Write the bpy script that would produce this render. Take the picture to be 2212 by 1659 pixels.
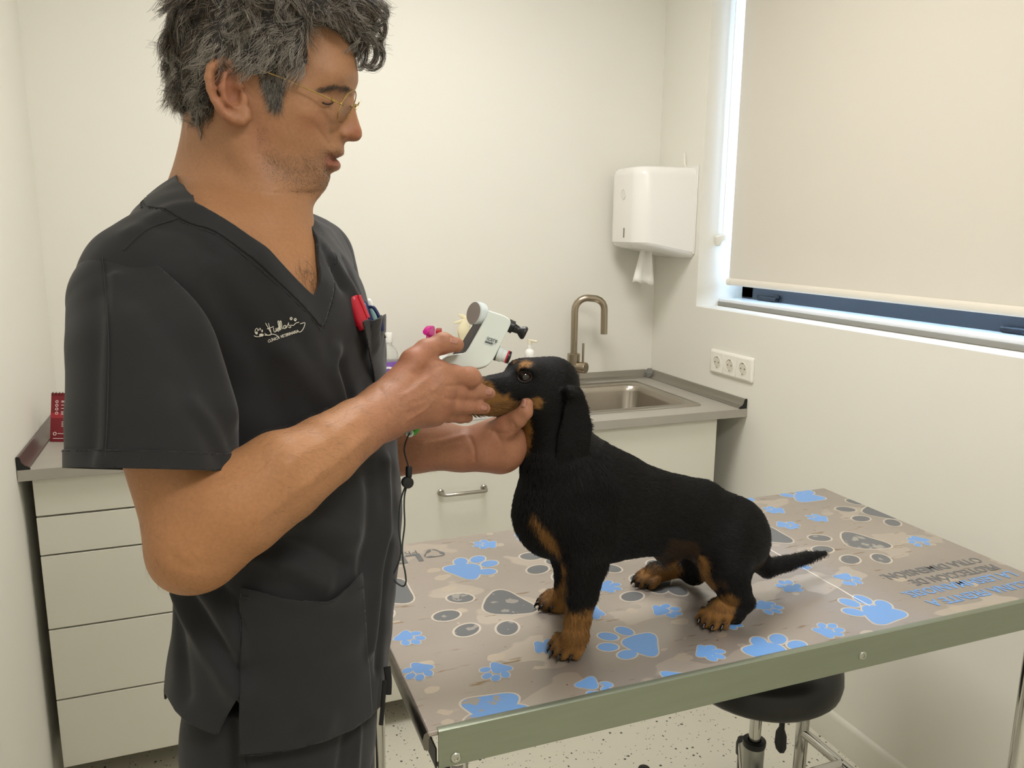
import bpy, bmesh, math, random
import numpy as np
from mathutils import Vector, Matrix
from mathutils.bvhtree import BVHTree

for o in list(bpy.data.objects):
    bpy.data.objects.remove(o, do_unlink=True)
SC = bpy.context.scene
COL = SC.collection
random.seed(7)
RNG = np.random.default_rng(7)

# ------------------------------------------------------------------ camera
W, H, F = 2212.0, 1659.0, 1718.96
CAM = np.array([-1.6449, -2.7333, 1.4731])
PITCH, ROLL, YAW = 0.1917, 0.0091, -0.3669


def cam_axes():
    cy, sy = math.cos(YAW), math.sin(YAW)
    fw = np.array([-sy * math.cos(PITCH), cy * math.cos(PITCH), -math.sin(PITCH)])
    rt = np.array([cy, sy, 0.0])
    up = np.cross(rt, fw)
    r = math.cos(ROLL) * rt + math.sin(ROLL) * up
    u = -math.sin(ROLL) * rt + math.cos(ROLL) * up
    return r, u, fw


CR, CU, CF = cam_axes()
cam_data = bpy.data.cameras.new('camera')
cam = bpy.data.objects.new('camera', cam_data)
COL.objects.link(cam)
cam_data.sensor_fit = 'HORIZONTAL'
cam_data.sensor_width = 36.0
cam_data.lens = F / W * 36.0
cam_data.clip_start = 0.02
M = Matrix.Identity(4)
for i in range(3):
    M[i][0], M[i][1], M[i][2], M[i][3] = CR[i], CU[i], -CF[i], CAM[i]
cam.matrix_world = M
SC.camera = cam

# ------------------------------------------------------------------ world and exposure
wd = bpy.data.worlds.new('daylight')
SC.world = wd
wd.use_nodes = True
bgn = wd.node_tree.nodes['Background']
bgn.inputs[0].default_value = (0.50, 0.70, 1.0, 1)
bgn.inputs[1].default_value = 12.0
SC.view_settings.view_transform = 'Standard'
SC.view_settings.look = 'None'
SC.view_settings.gamma = 1.0
SC.view_settings.use_curve_mapping = False
SC.view_settings.exposure = 0.0
SC.cycles.max_bounces = 7
SC.cycles.glossy_bounces = 3
SC.cycles.transmission_bounces = 6
SC.cycles.adaptive_threshold = 0.02
LAMP_STRENGTH = 23.0
LAMP_COLOR = (1.0, 0.965, 0.95)


# ------------------------------------------------------------------ measuring helpers (survey of the room)
def ray(px, py):
    return CF + (px - W / 2) / F * CR - (py - H / 2) / F * CU


def at(px, py, d):
    """point seen at a picture position, d metres in front of the camera"""
    return CAM + d * ray(px, py)


def onz(px, py, z):
    d = ray(px, py)
    return CAM + d * (z - CAM[2]) / d[2]


def project(X):
    X = np.asarray(X, float) - CAM
    z = X @ CF
    return np.stack([W / 2 + F * (X @ CR) / z, H / 2 - F * (X @ CU) / z], -1)


# ------------------------------------------------------------------ materials
def lin(c):
    if isinstance(c, str):
        c = c.lstrip('#')
        c = [int(c[i:i + 2], 16) / 255 for i in (0, 2, 4)]
        c = [x / 12.92 if x <= 0.04045 else ((x + 0.055) / 1.055) ** 2.4 for x in c]
    return (c[0], c[1], c[2], 1.0)


MATS = {}


def mat(name, color='#808080', rough=0.5, metal=0.0, spec=0.5, noise=None, bump=None, coat=0.0, trans=0.0, ior=1.45,
        emit=None, estr=0.0, sss=0.0, sheen=0.0, aniso=0.0, alpha=1.0):
    """noise=(scale, dark factor, stretch) varies the colour; bump=(scale, strength, distance)"""
    if name in MATS:
        return MATS[name]
    m = bpy.data.materials.new(name)
    m.use_nodes = True
    nt = m.node_tree
    b = nt.nodes['Principled BSDF']
    b.inputs['Base Color'].default_value = lin(color)
    b.inputs['Roughness'].default_value = rough
    b.inputs['Metallic'].default_value = metal
    b.inputs['Specular IOR Level'].default_value = spec
    b.inputs['Coat Weight'].default_value = coat
    b.inputs['Coat Roughness'].default_value = 0.08
    b.inputs['Transmission Weight'].default_value = trans
    b.inputs['IOR'].default_value = ior
    b.inputs['Alpha'].default_value = alpha
    b.inputs['Sheen Weight'].default_value = sheen
    if aniso:
        b.inputs['Anisotropic'].default_value = aniso
    if sss:
        b.inputs['Subsurface Weight'].default_value = sss
        b.inputs['Subsurface Radius'].default_value = (0.012, 0.005, 0.003)
        b.inputs['Subsurface Scale'].default_value = 0.6
    if emit is not None:
        b.inputs['Emission Color'].default_value = lin(emit)
        b.inputs['Emission Strength'].default_value = estr
    tc = nt.nodes.new('ShaderNodeTexCoord')
    if noise:
        sc, fac = noise[0], noise[1]
        st = noise[2] if len(noise) > 2 else (1, 1, 1)
        mp = nt.nodes.new('ShaderNodeMapping')
        mp.inputs['Scale'].default_value = st
        nz = nt.nodes.new('ShaderNodeTexNoise')
        nz.inputs['Scale'].default_value = sc
        nz.inputs['Detail'].default_value = 6
        mx = nt.nodes.new('ShaderNodeMix')
        mx.data_type = 'RGBA'
        c = lin(color)
        mx.inputs[6].default_value = (c[0] * fac, c[1] * fac, c[2] * fac, 1)
        mx.inputs[7].default_value = (min(1, c[0] / fac ** .5), min(1, c[1] / fac ** .5), min(1, c[2] / fac ** .5), 1)
        nt.links.new(tc.outputs['Object'], mp.inputs[0])
        nt.links.new(mp.outputs[0], nz.inputs['Vector'])
        nt.links.new(nz.outputs[0], mx.inputs[0])
        nt.links.new(mx.outputs[2], b.inputs['Base Color'])
    if bump:
        nz = nt.nodes.new('ShaderNodeTexNoise')
        nz.inputs['Scale'].default_value = bump[0]
        nz.inputs['Detail'].default_value = 4
        bp = nt.nodes.new('ShaderNodeBump')
        bp.inputs['Strength'].default_value = bump[1]
        bp.inputs['Distance'].default_value = bump[2]
        if len(bump) > 3:
            mp = nt.nodes.new('ShaderNodeMapping')
            mp.inputs['Scale'].default_value = bump[3]
            nt.links.new(tc.outputs['Object'], mp.inputs[0])
            nt.links.new(mp.outputs[0], nz.inputs['Vector'])
        else:
            nt.links.new(tc.outputs['Object'], nz.inputs['Vector'])
        nt.links.new(nz.outputs[0], bp.inputs['Height'])
        nt.links.new(bp.outputs[0], b.inputs['Normal'])
    MATS[name] = m
    return m


# ------------------------------------------------------------------ object helpers
def tag(o, label=None, cat=None, group=None, kind=None):
    if label:
        o['label'] = label
    if cat:
        o['category'] = cat
    if group:
        o['group'] = group
    if kind:
        o['kind'] = kind
    return o


def empty(name, loc, label=None, cat=None, group=None, kind=None):
    o = bpy.data.objects.new(name, None)
    o.empty_display_size = 0.05
    COL.objects.link(o)
    o.location = Vector(loc)
    return tag(o, label, cat, group, kind)


def link(name, me, m=None, parent=None):
    o = bpy.data.objects.new(name, me)
    COL.objects.link(o)
    if m is not None:
        me.materials.append(m)
    if parent is not None:
        o.parent = parent
        o.matrix_parent_inverse = world_of(parent).inverted()
    return o


def world_of(o):
    mw = o.matrix_basis.copy()
    if o.parent is not None:
        mw = world_of(o.parent) @ o.matrix_parent_inverse @ mw
    return mw


def mesh_np(name, V, Fq, smooth=True, sharp=None):
    """V (n,3); Fq list of arrays of faces (k,3) or (k,4)"""
    me = bpy.data.meshes.new(name)
    if isinstance(Fq, np.ndarray):
        Fq = [Fq]
    Fq = [f for f in Fq if len(f)]
    nl = sum(f.size for f in Fq)
    nf = sum(len(f) for f in Fq)
    me.vertices.add(len(V))
    me.vertices.foreach_set('co', np.asarray(V, np.float32).ravel())
    me.loops.add(nl)
    me.loops.foreach_set('vertex_index', np.concatenate([f.ravel() for f in Fq]).astype(np.int32))
    me.polygons.add(nf)
    tot = np.concatenate([np.full(len(f), f.shape[1]) for f in Fq]).astype(np.int32)
    me.polygons.foreach_set('loop_start', np.concatenate([[0], np.cumsum(tot)[:-1]]).astype(np.int32))
    me.polygons.foreach_set('loop_total', tot)
    me.update(calc_edges=True)
    me.validate()
    if smooth:
        me.shade_smooth()
        if sharp:
            me.set_sharp_from_angle(angle=sharp)
    return me


def bevel(o, w, seg=2, ang=0.6):
    b = o.modifiers.new('bevel', 'BEVEL')
    b.width = w
    b.segments = seg
    b.limit_method = 'ANGLE'
    b.angle_limit = ang
    b.harden_normals = False
    return o


def frame_of(t, hint=(0, 0, 1)):
    t = np.asarray(t, float)
    t = t / np.linalg.norm(t)
    h = np.asarray(hint, float)
    if abs(t @ h) > 0.95 * np.linalg.norm(h):
        h = np.array([1.0, 0.13, 0.0])
    a = np.cross(h, t)
    a /= np.linalg.norm(a)
    return a, np.cross(t, a)


def smooth_path(pts, n=8, closed=False):
    """Catmull-Rom through the points"""
    P = [np.asarray(q, float) for q in pts]
    out = []
    m = len(P)
    rng = range(m if closed else m - 1)
    for i in rng:
        if closed:
            a, b, c, d = P[(i - 1) % m], P[i], P[(i + 1) % m], P[(i + 2) % m]
        else:
            b, c = P[i], P[i + 1]
            a = P[i - 1] if i else 2 * b - c
            d = P[i + 2] if i + 2 < m else 2 * c - b
        for k in range(n):
            t = k / n
            out.append(0.5 * ((2 * b) + (c - a) * t + (2 * a - 5 * b + 4 * c - d) * t * t + (3 * b - a - 3 * c + d) * t ** 3))
    if not closed:
        out.append(P[-1])
    return out


class MB:
    def __init__(self):
        self.v, self.f = [], []

    def add(self, V, Fs):
        n = len(self.v)
        self.v += [tuple(map(float, q)) for q in V]
        self.f += [tuple(i + n for i in f) for f in Fs]
        return self

    def box(self, a, b):
        x0, x1 = sorted((a[0], b[0]))
        y0, y1 = sorted((a[1], b[1]))
        z0, z1 = sorted((a[2], b[2]))
        V = [(x0, y0, z0), (x1, y0, z0), (x1, y1, z0), (x0, y1, z0), (x0, y0, z1), (x1, y0, z1), (x1, y1, z1), (x0, y1, z1)]
        return self.add(V, [(0, 3, 2, 1), (4, 5, 6, 7), (0, 1, 5, 4), (1, 2, 6, 5), (2, 3, 7, 6), (3, 0, 4, 7)])

    def tube(self, path, r, n=10, cap=True, closed=False, flat=None, hint=(0, 0, 1)):
        P = [np.asarray(q, float) for q in path]
        m = len(P)
        R_ = r if hasattr(r, '__len__') else [r] * m
        V, Fs = [], []
        a = None
        for i in range(m):
            if closed:
                t = P[(i + 1) % m] - P[i - 1]
            else:
                t = P[min(i + 1, m - 1)] - P[max(i - 1, 0)]
            t = t / (np.linalg.norm(t) + 1e-12)
            if a is None:
                a, b = frame_of(t, hint)
            else:
                a = a - t * (a @ t)
                a /= np.linalg.norm(a) + 1e-12
                b = np.cross(t, a)
            fl = flat if flat is not None else 1.0
            for k in range(n):
                w = 2 * math.pi * k / n
                V.append(P[i] + R_[i] * (math.cos(w) * a + fl * math.sin(w) * b))
        for i in range(m if closed else m - 1):
            for k in range(n):
                p, q = i * n + k, i * n + (k + 1) % n
                s, t2 = ((i + 1) % m) * n + (k + 1) % n, ((i + 1) % m) * n + k
                Fs.append((p, q, s, t2))
        if cap and not closed:
            Fs.append(tuple(range(n - 1, -1, -1)))
            Fs.append(tuple((m - 1) * n + k for k in range(n)))
        return self.add(V, Fs)

    def lathe(self, prof, c=(0, 0, 0), axis=(0, 0, 1), n=24, cap=True):
        """prof: (radius, along axis)"""
        ax = np.asarray(axis, float)
        ax = ax / np.linalg.norm(ax)
        a, b = frame_of(ax)
        c = np.asarray(c, float)
        V, Fs = [], []
        for (r, z) in prof:
            for k in range(n):
                w = 2 * math.pi * k / n
                V.append(c + ax * z + r * (math.cos(w) * a + math.sin(w) * b))
        for i in range(len(prof) - 1):
            for k in range(n):
                Fs.append((i * n + k, i * n + (k + 1) % n, (i + 1) * n + (k + 1) % n, (i + 1) * n + k))
        if cap:
            Fs.append(tuple(range(n - 1, -1, -1)))
            Fs.append(tuple((len(prof) - 1) * n + k for k in range(n)))
        return self.add(V, Fs)

    def prism(self, poly, ex):
        """poly: 3D points of one face, ex: extrusion vector"""
        P = [np.asarray(q, float) for q in poly]
        ex = np.asarray(ex, float)
        n = len(P)
        V = P + [q + ex for q in P]
        Fs = [tuple(range(n - 1, -1, -1)), tuple(range(n, 2 * n))]
        for k in range(n):
            Fs.append((k, (k + 1) % n, n + (k + 1) % n, n + k))
        return self.add(V, Fs)

    def loft(self, rings, cap=True, closed_ring=True):
        n = len(rings[0])
        V = [q for rg in rings for q in rg]
        Fs = []
        for i in range(len(rings) - 1):
            for k in range(n if closed_ring else n - 1):
                Fs.append((i * n + k, i * n + (k + 1) % n, (i + 1) * n + (k + 1) % n, (i + 1) * n + k))
        if cap:
            Fs.append(tuple(range(n - 1, -1, -1)))
            Fs.append(tuple((len(rings) - 1) * n + k for k in range(n)))
        return self.add(V, Fs)

    def build(self, name, m, parent=None, bev=None, smooth=True, sharp=0.6, seg=2, fix=True):
        me = bpy.data.meshes.new(name)
        me.from_pydata(self.v, [], self.f)
        me.validate()
        if fix:
            bm = bmesh.new()
            bm.from_mesh(me)
            bmesh.ops.recalc_face_normals(bm, faces=bm.faces)
            bm.to_mesh(me)
            bm.free()
        if smooth:
            me.shade_smooth()
            if sharp:
                me.set_sharp_from_angle(angle=sharp)
        o = link(name, me, m, parent)
        if bev:
            bevel(o, bev, seg)
        return o


def box(name, a, b, m, parent=None, bev=None):
    return MB().box(a, b).build(name, m, parent, bev, smooth=bool(bev))


def rrect(x0, x1, y0, y1, r, z, n=6):
    pts = []
    for cx, cy, a0 in ((x1 - r, y1 - r, 0), (x0 + r, y1 - r, 90), (x0 + r, y0 + r, 180), (x1 - r, y0 + r, 270)):
        for k in range(n + 1):
            a = math.radians(a0 + 90 * k / n)
            pts.append((cx + r * math.cos(a), cy + r * math.sin(a), z))
    return pts


def text_mesh(name, body, size, m, parent, matrix, extrude=0.0002, xscale=1.0, align='LEFT', res=3, shear=0.0, bold=0.0):
    """flat lettering as a thin mesh"""
    cu = bpy.data.curves.new(name, 'FONT')
    cu.body = body
    cu.size = size
    cu.extrude = extrude
    cu.align_x = align
    cu.resolution_u = res
    cu.shear = shear
    cu.offset = bold
    tmp = bpy.data.objects.new(name + '_tmp', cu)
    COL.objects.link(tmp)
    dg = bpy.context.evaluated_depsgraph_get()
    me = bpy.data.meshes.new_from_object(tmp.evaluated_get(dg))
    bpy.data.objects.remove(tmp, do_unlink=True)
    bpy.data.curves.remove(cu)
    me.transform(Matrix.Diagonal((xscale, 1, 1, 1)))
    me.transform(matrix)
    me.materials.clear()
    me.name = name
    return link(name, me, m, parent)


def basis(o, x, y):
    """matrix with origin o, x axis x, y axis y"""
    x = np.asarray(x, float)
    x = x / np.linalg.norm(x)
    y = np.asarray(y, float)
    y = y - x * (x @ y)
    y /= np.linalg.norm(y)
    z = np.cross(x, y)
    Mx = Matrix.Identity(4)
    for i in range(3):
        Mx[i][0], Mx[i][1], Mx[i][2], Mx[i][3] = x[i], y[i], z[i], o[i]
    return Mx

# ================================================================== the room
XL, YF, ZC = -2.0915, -4.3, 2.62
WT = 0.30                      # outer wall thickness
WIN_Y0, WIN_Y1, WIN_Z0, WIN_Z1 = -0.293, -2.05, 1.208, 2.42
wall_m = mat('wall_paint', '#e9e7dc', 0.62, spec=0.35, noise=(1.7, 0.97), bump=(220, 0.05, 0.002))
ceil_m = mat('ceiling_paint', '#efeee8', 0.8)


def floor_mat():
    m = bpy.data.materials.new('speckled_vinyl')
    m.use_nodes = True
    nt = m.node_tree
    b = nt.nodes['Principled BSDF']
    b.inputs['Roughness'].default_value = 0.42
    tc = nt.nodes.new('ShaderNodeTexCoord')
    prev = None
    base = nt.nodes.new('ShaderNodeRGB')
    base.outputs[0].default_value = lin('#ddd9c8')
    prev = base.outputs[0]
    for sc, th, col, seed in ((62, 0.17, '#4c4e49', 0.0), (95, 0.15, '#6d6f68', 3.7), (48, 0.10, '#8b8b80', 9.1)):
        mp = nt.nodes.new('ShaderNodeMapping')
        mp.inputs['Location'].default_value = (seed, seed * 1.7, 0)
        mp.inputs['Scale'].default_value = (1, 1, 0.01)
        vo = nt.nodes.new('ShaderNodeTexVoronoi')
        vo.inputs['Scale'].default_value = sc
        nz = nt.nodes.new('ShaderNodeTexNoise')
        nz.inputs['Scale'].default_value = sc * 3
        ad = nt.nodes.new('ShaderNodeMath')
        ad.operation = 'MULTIPLY_ADD'
        ad.inputs[1].default_value = 0.16
        sep = nt.nodes.new('ShaderNodeSeparateColor')
        th_n = nt.nodes.new('ShaderNodeMath')
        th_n.operation = 'MULTIPLY_ADD'      # per-chip threshold
        th_n.inputs[1].default_value = th * 2.2
        th_n.inputs[2].default_value = -th * 0.7 + 0.08
        lt = nt.nodes.new('ShaderNodeMath')
        lt.operation = 'LESS_THAN'
        mx = nt.nodes.new('ShaderNodeMix')
        mx.data_type = 'RGBA'
        mx.inputs[7].default_value = lin(col)
        nt.links.new(tc.outputs['Object'], mp.inputs[0])
        nt.links.new(mp.outputs[0], vo.inputs['Vector'])
        nt.links.new(mp.outputs[0], nz.inputs['Vector'])
        nt.links.new(nz.outputs[0], ad.inputs[0])
        nt.links.new(vo.outputs['Distance'], ad.inputs[2])
        nt.links.new(vo.outputs['Color'], sep.inputs[0])
        nt.links.new(sep.outputs[0], th_n.inputs[0])
        nt.links.new(ad.outputs[0], lt.inputs[0])
        nt.links.new(th_n.outputs[0], lt.inputs[1])
        nt.links.new(lt.outputs[0], mx.inputs[0])
        nt.links.new(prev, mx.inputs[6])
        prev = mx.outputs[2]
    nt.links.new(prev, b.inputs['Base Color'])
    return m


def struct(o):
    o['kind'] = 'structure'
    return o


struct(box('floor', (XL - .1, YF - .1, -0.08), (WT, 0.1, 0), floor_mat()))
struct(box('ceiling', (XL - .1, YF - .1, ZC), (WT, 0.1, ZC + .08), ceil_m))
struct(box('wall_back', (XL - .1, 0, 0), (WT, 0.1, ZC), wall_m))
struct(box('wall_left', (XL - .1, YF, 0), (XL, 0, ZC), wall_m))
struct(box('wall_front', (XL - .1, YF - .1, 0), (WT, YF, ZC), wall_m))
wr = MB()
wr.box((0, YF, 0), (WT, 0, WIN_Z0))
wr.box((0, YF, WIN_Z1), (WT, 0, ZC))
wr.box((0, WIN_Y0, WIN_Z0), (WT, 0, WIN_Z1))
wr.box((0, YF, WIN_Z0), (WT, WIN_Y1, WIN_Z1))
struct(wr.build('wall_right', wall_m, smooth=False))
bb_m = mat('skirting_pvc', '#dedccf', 0.45)


def baseboard(name, a, b, nrm):
    """skirting with a rounded top from a to b, nrm points into the room"""
    a, b, nrm = map(lambda q: np.array(q, float), (a, b, nrm))
    prof = [(0, 0), (0.013, 0), (0.013, 0.082), (0.010, 0.091), (0.005, 0.095), (0, 0.096)]
    r0 = [a + nrm * u + np.array((0, 0, v)) for u, v in prof]
    r1 = [b + nrm * u + np.array((0, 0, v)) for u, v in prof]
    struct(MB().loft([r0, r1]).build(name, bb_m))


baseboard('baseboard_right', (0, -0.62, 0), (0, YF, 0), (-1, 0, 0))
baseboard('baseboard_left', (XL, -0.62, 0), (XL, YF, 0), (1, 0, 0))
baseboard('baseboard_front', (XL, YF, 0), (0, YF, 0), (0, 1, 0))

# ---- window: recessed anthracite frame, glass, white sill board
frame_m = mat('anthracite_frame', '#3a3f47', 0.38)
hinge_m = mat('hinge_black', '#23272f', 0.3)
glass_m = mat('window_glass', '#f4faff', 0.02, trans=1.0, ior=1.05)
win = empty('window_1', (0.2, (WIN_Y0 + WIN_Y1) / 2, WIN_Z0), kind='structure')
fx0, fx1 = 0.195, 0.255
zb, zt = 1.237, WIN_Z1
fr = MB()
fr.box((fx0, WIN_Y1, WIN_Z0), (fx1, WIN_Y0, zb + .078))
fr.box((fx0, WIN_Y1, zt - .07), (fx1, WIN_Y0, zt))
fr.box((fx0, WIN_Y0 - .0, zb), (fx1, WIN_Y0 - .065, zt))
fr.box((fx0, WIN_Y1, zb), (fx1, WIN_Y1 + .065, zt))
fr.build('window_frame', frame_m, win, bev=0.003)
box('glass_pane', (0.222, WIN_Y1 + .06, zb + .07), (0.228, WIN_Y0 - .06, zt - .06), glass_m, win)
for hy in (-0.455, -1.395):
    MB().tube([(0.186, hy + .055, zb + .006), (0.186, hy - .045, zb + .006)], 0.0085, 12).build('hinge', hinge_m, win)
    box('hinge_leaf', (0.184, hy - .01, zb + .010), (fx0, hy - .05, zb + .022), hinge_m, win, bev=0.003)
sill = box('window_sill', (0.097, WIN_Y1, WIN_Z0 + .0005), (0.197, WIN_Y0, WIN_Z0 + .026), mat('sill_white', '#e8ebee', 0.3), win, bev=0.003)
box('sill_edge', (0.0915, WIN_Y1, WIN_Z0 + .0005), (0.0968, WIN_Y0 - .002, WIN_Z0 + .016), mat('sill_edge_grey', '#8c8a82', 0.5), win, bev=0.002)

# ---- roller blind in the recess
blind_m = mat('blind_fabric', '#dcd6c8', 0.85, noise=(9, 0.985), bump=(900, 0.12, 0.0004))
bl = empty('roller_blind', (0.11, -1.2, 1.29), 'cream fabric roller blind pulled almost down over the window', 'blind')
box('blind_fabric', (0.1085, -2.02, 1.300), (0.1105, -0.330, 2.35), blind_m, bl)
MB().lathe([(0.022, 0), (0.022, 1.69)], (0.1105, -0.330, 2.36), (0, -1, 0), 20).build('blind_roller', blind_m, bl)
bar_m = mat('blind_bar', '#e6dfd0', 0.45)
ring = lambda y: [(0.1095 + 0.008 * math.cos(a), y, 1.297 + 0.0125 * math.sin(a)) for a in [2 * math.pi * k / 14 for k in range(14)]]
MB().loft([ring(-0.345), ring(-2.02)]).build('bottom_bar', bar_m, bl)
ring2 = lambda y: [(0.1095 + 0.009 * math.cos(a), y, 1.297 + 0.0135 * math.sin(a)) for a in [2 * math.pi * k / 14 for k in range(14)]]
MB().loft([ring2(-0.322), ring2(-0.346)]).build('bar_end_cap', bar_m, bl)
# bead chain and its plastic tensioner on the reveal
chm = mat('chain_white', '#eceade', 0.4)
ch = empty('blind_chain', (0.09, WIN_Y0 - .006, 1.45), 'thin white bead chain held by a plastic clip on the window reveal', 'chain')
for dx in (0.0, 0.014):
    MB().tube([(0.088 + dx, WIN_Y0 - .012, 1.437), (0.088 + dx, WIN_Y0 - .012, 2.35)], 0.0016, 6).build('bead_chain', chm, ch)
cl = MB()
cl.prism([(0.060, WIN_Y0 - .001, 1.456), (0.100, WIN_Y0 - .001, 1.466), (0.104, WIN_Y0 - .001, 1.448), (0.080, WIN_Y0 - .001, 1.436), (0.073, WIN_Y0 - .001, 1.420), (0.066, WIN_Y0 - .001, 1.424)], (0, -0.022, 0))
cl.build('chain_clip', chm, ch, bev=0.003)

# ---- ceiling light panels (above the frame)
panel_frame = mat('panel_frame', '#f0f0ee', 0.4)
panel_emit = mat('panel_diffuser', '#ffffff', 0.5, emit=LAMP_COLOR, estr=LAMP_STRENGTH)
for (lx, ly, nm) in ((-1.05, -1.15, 'square ceiling light panel above the sink worktop'), (-1.05, -3.0, 'square ceiling light panel farther from the back wall')):
    e = empty('ceiling_light', (lx, ly, ZC), nm, 'ceiling light', 'ceiling light panels')
    fm = MB()
    s = 0.30
    for (a, b) in (((-s, -s), (s, -s + .02)), ((-s, s - .02), (s, s)), ((-s, -s + .02), (-s + .02, s - .02)), ((s - .02, -s + .02), (s, s - .02))):
        fm.box((lx + a[0], ly + a[1], ZC - .014), (lx + b[0], ly + b[1], ZC - .0005))
    fm.build('panel_frame', panel_frame, e)
    box('diffuser', (lx - s + .02, ly - s + .02, ZC - .010), (lx + s - .02, ly + s - .02, ZC - .001), panel_emit, e)

# ================================================================== worktop, cabinets, sink
def laminate_mat():
    m = mat('worktop_laminate', '#aaa59a', 0.45, noise=(7, 0.86, (1, 2.2, 1)), bump=(60, 0.05, 0.001))
    return m


lam_m = laminate_mat()
steel_m = mat('brushed_steel', '#b5aea3', 0.3, metal=1.0, noise=(40, 0.92, (1, 12, 1)))
chrome_m = mat('chrome', '#c9c8c4', 0.12, metal=1.0)
alu_m = mat('aluminium_rail', '#9b978e', 0.35, metal=0.85)
rail_dark = mat('rail_brown', '#6f625c', 0.3, metal=0.6)
black_m = mat('black_plastic', '#131313', 0.4)
dark_m = mat('dark_gap', '#2c2b28', 0.8)
front_m = mat('cabinet_front', '#dedccf', 0.42)
carc_m = mat('cabinet_carcass', '#c9c7bb', 0.5)
WZ0, WZ1, WD = 0.873, 0.900, 0.62
SX0, SX1, SY0, SY1 = -0.600, -0.112, -0.535, -0.075     # sink rim
bx0, bx1, by0, by1 = -0.560, -0.152, -0.492, -0.140       # bowl opening
wt = empty('worktop', (-1.05, -WD / 2, WZ0), 'grey stone-look laminate worktop along the back wall with sink cutout', 'worktop')
g = 0.004
tb = MB()
tb.box((XL + .0015, -WD, WZ0), (bx0 - g, -.0015, WZ1))
tb.box((bx1 + g, -WD, WZ0), (-.0015, -.0015, WZ1))
tb.box((bx0 - g, -WD, WZ0), (bx1 + g, by0 - g, WZ1))
tb.box((bx0 - g, by1 + g, WZ0), (bx1 + g, -.0015, WZ1))
tb.build('slab', lam_m, wt, smooth=False)


def rail(a, b, nrm, m):
    a, b, nrm = (np.array(q, float) for q in (a, b, nrm))
    prof = [(0.0015, 0.0005), (0.026, 0.0005), (0.025, 0.004), (0.016, 0.008), (0.010, 0.016), (0.008, 0.026), (0.006, 0.030), (0.0015, 0.031)]
    rs = [[q + nrm * u + np.array((0, 0, WZ1 + v)) for u, v in prof] for q in (a, b)]
    return MB().loft(rs).build('wall_rail', m, wt)


rail((XL + .028, 0, 0), (-.028, 0, 0), (0, -1, 0), alu_m)
rail((0, -.028, 0), (0, -WD + .006, 0), (-1, 0, 0), alu_m)
rail((XL, -.028, 0), (XL, -WD + .006, 0), (1, 0, 0), rail_dark)
for sx, x in ((-1, -.0015), (1, XL + .0015)):
    cp = [(x + sx * u, -WD + .006, WZ1 + .0005 + v) for u, v in ((0, 0), (.028, 0), (.026, .005), (.016, .010), (.010, .018), (.008, .028), (.005, .032), (0, .032))]
    MB().prism(cp, (0, -.004, 0)).build('rail_end_cap', black_m, wt)
    cq = [(x, -.0015, WZ1 + .0005), (x + sx * .034, -.0015, WZ1 + .0005), (x + sx * .030, -.030, WZ1 + .0005), (x, -.034, WZ1 + .0005)]
    MB().loft([cq, [(q[0], q[1], q[2] + .02) for q in cq], [(x, -.0015, WZ1 + .034), (x + sx * .013, -.0015, WZ1 + .034), (x + sx * .011, -.011, WZ1 + .034), (x, -.013, WZ1 + .034)]]).build('rail_corner', mat('rail_corner_grey', '#77756f', 0.5), wt, bev=.002)


def cabinet(name, x0, x1, rows, label, handles=()):
    """base unit; rows: list of (z0, z1) fronts"""
    e = empty(name, ((x0 + x1) / 2, -.3, 0.0), label, 'cabinet')
    cb = MB()
    cb.box((x0 + .002, -WD + .045, 0.1), (x0 + .018, -.004, WZ0 - .0008))
    cb.box((x1 - .018, -WD + .045, 0.1), (x1 - .002, -.004, WZ0 - .0008))
    cb.box((x0 + .018, -WD + .045, 0.1), (x1 - .018, -.004, 0.116))
    cb.box((x0 + .018, -.012, 0.116), (x1 - .018, -.004, WZ0 - .0008))
    cb.build('carcass', carc_m, e, smooth=False)
    box('plinth', (x0 + .002, -.24, 0.0005), (x1 - .002, -.225, 0.1), carc_m, e)
    for i, (z0, z1) in enumerate(rows):
        d = box('drawer_front', (x0 + .0015, -WD + .02, z0), (x1 - .0015, -WD + .0395, z1), front_m, e, bev=.0015)
        if i in handles:
            hx, hz, hl = (x0 + x1) / 2, z1 - .145, .066
            hy = -WD + .02
            pts = [(hx - hl, hy, hz), (hx - hl, hy - .022, hz)] + [(hx - hl + .012 * (1 - math.cos(t)), hy - .022 - .012 * math.sin(t), hz) for t in (0.5, 1.0, 1.57)]
            pts = [(hx - hl, hy - .0002, hz), (hx - hl, hy - .024, hz), (hx - hl + .003, hy - .030, hz), (hx - hl + .010, hy - .033, hz)]
            pts += [(2 * hx - q[0], q[1], q[2]) for q in reversed(pts)]
            h = MB().tube(pts, .0055, 12).build('handle', mat('satin_nickel', '#aca79c', 0.28, metal=1.0), d)
            for s in (-1, 1):
                MB().lathe([(.010, 0), (.010, .004), (.007, .007)], (hx + s * hl, hy - .0002, hz), (0, -1, 0), 16).build('handle_foot', MATS['satin_nickel'], d)
    return e


cabinet('drawer_cabinet', -2.0665, -1.4680, [(.7755, .868), (.6742, .7710), (.4770, .6700), (.2815, .4727), (.087, .2772)],
        'white cabinet with five handleless drawer fronts by the left wall')
cabinet('filler_cabinet', -1.4660, -1.2560, [(.087, .868)], 'narrow white cabinet front hidden mostly behind the man')
cabinet('handle_cabinet', -1.2540, -0.7020, [(.478, .868), (.087, .4738)], 'white cabinet with steel bar handle behind the dog head', handles=(0, 1))
cabinet('sink_cabinet', -0.7000, -0.1000, [(.087, .868)], 'plain white cabinet under the sink on the right')

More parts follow.
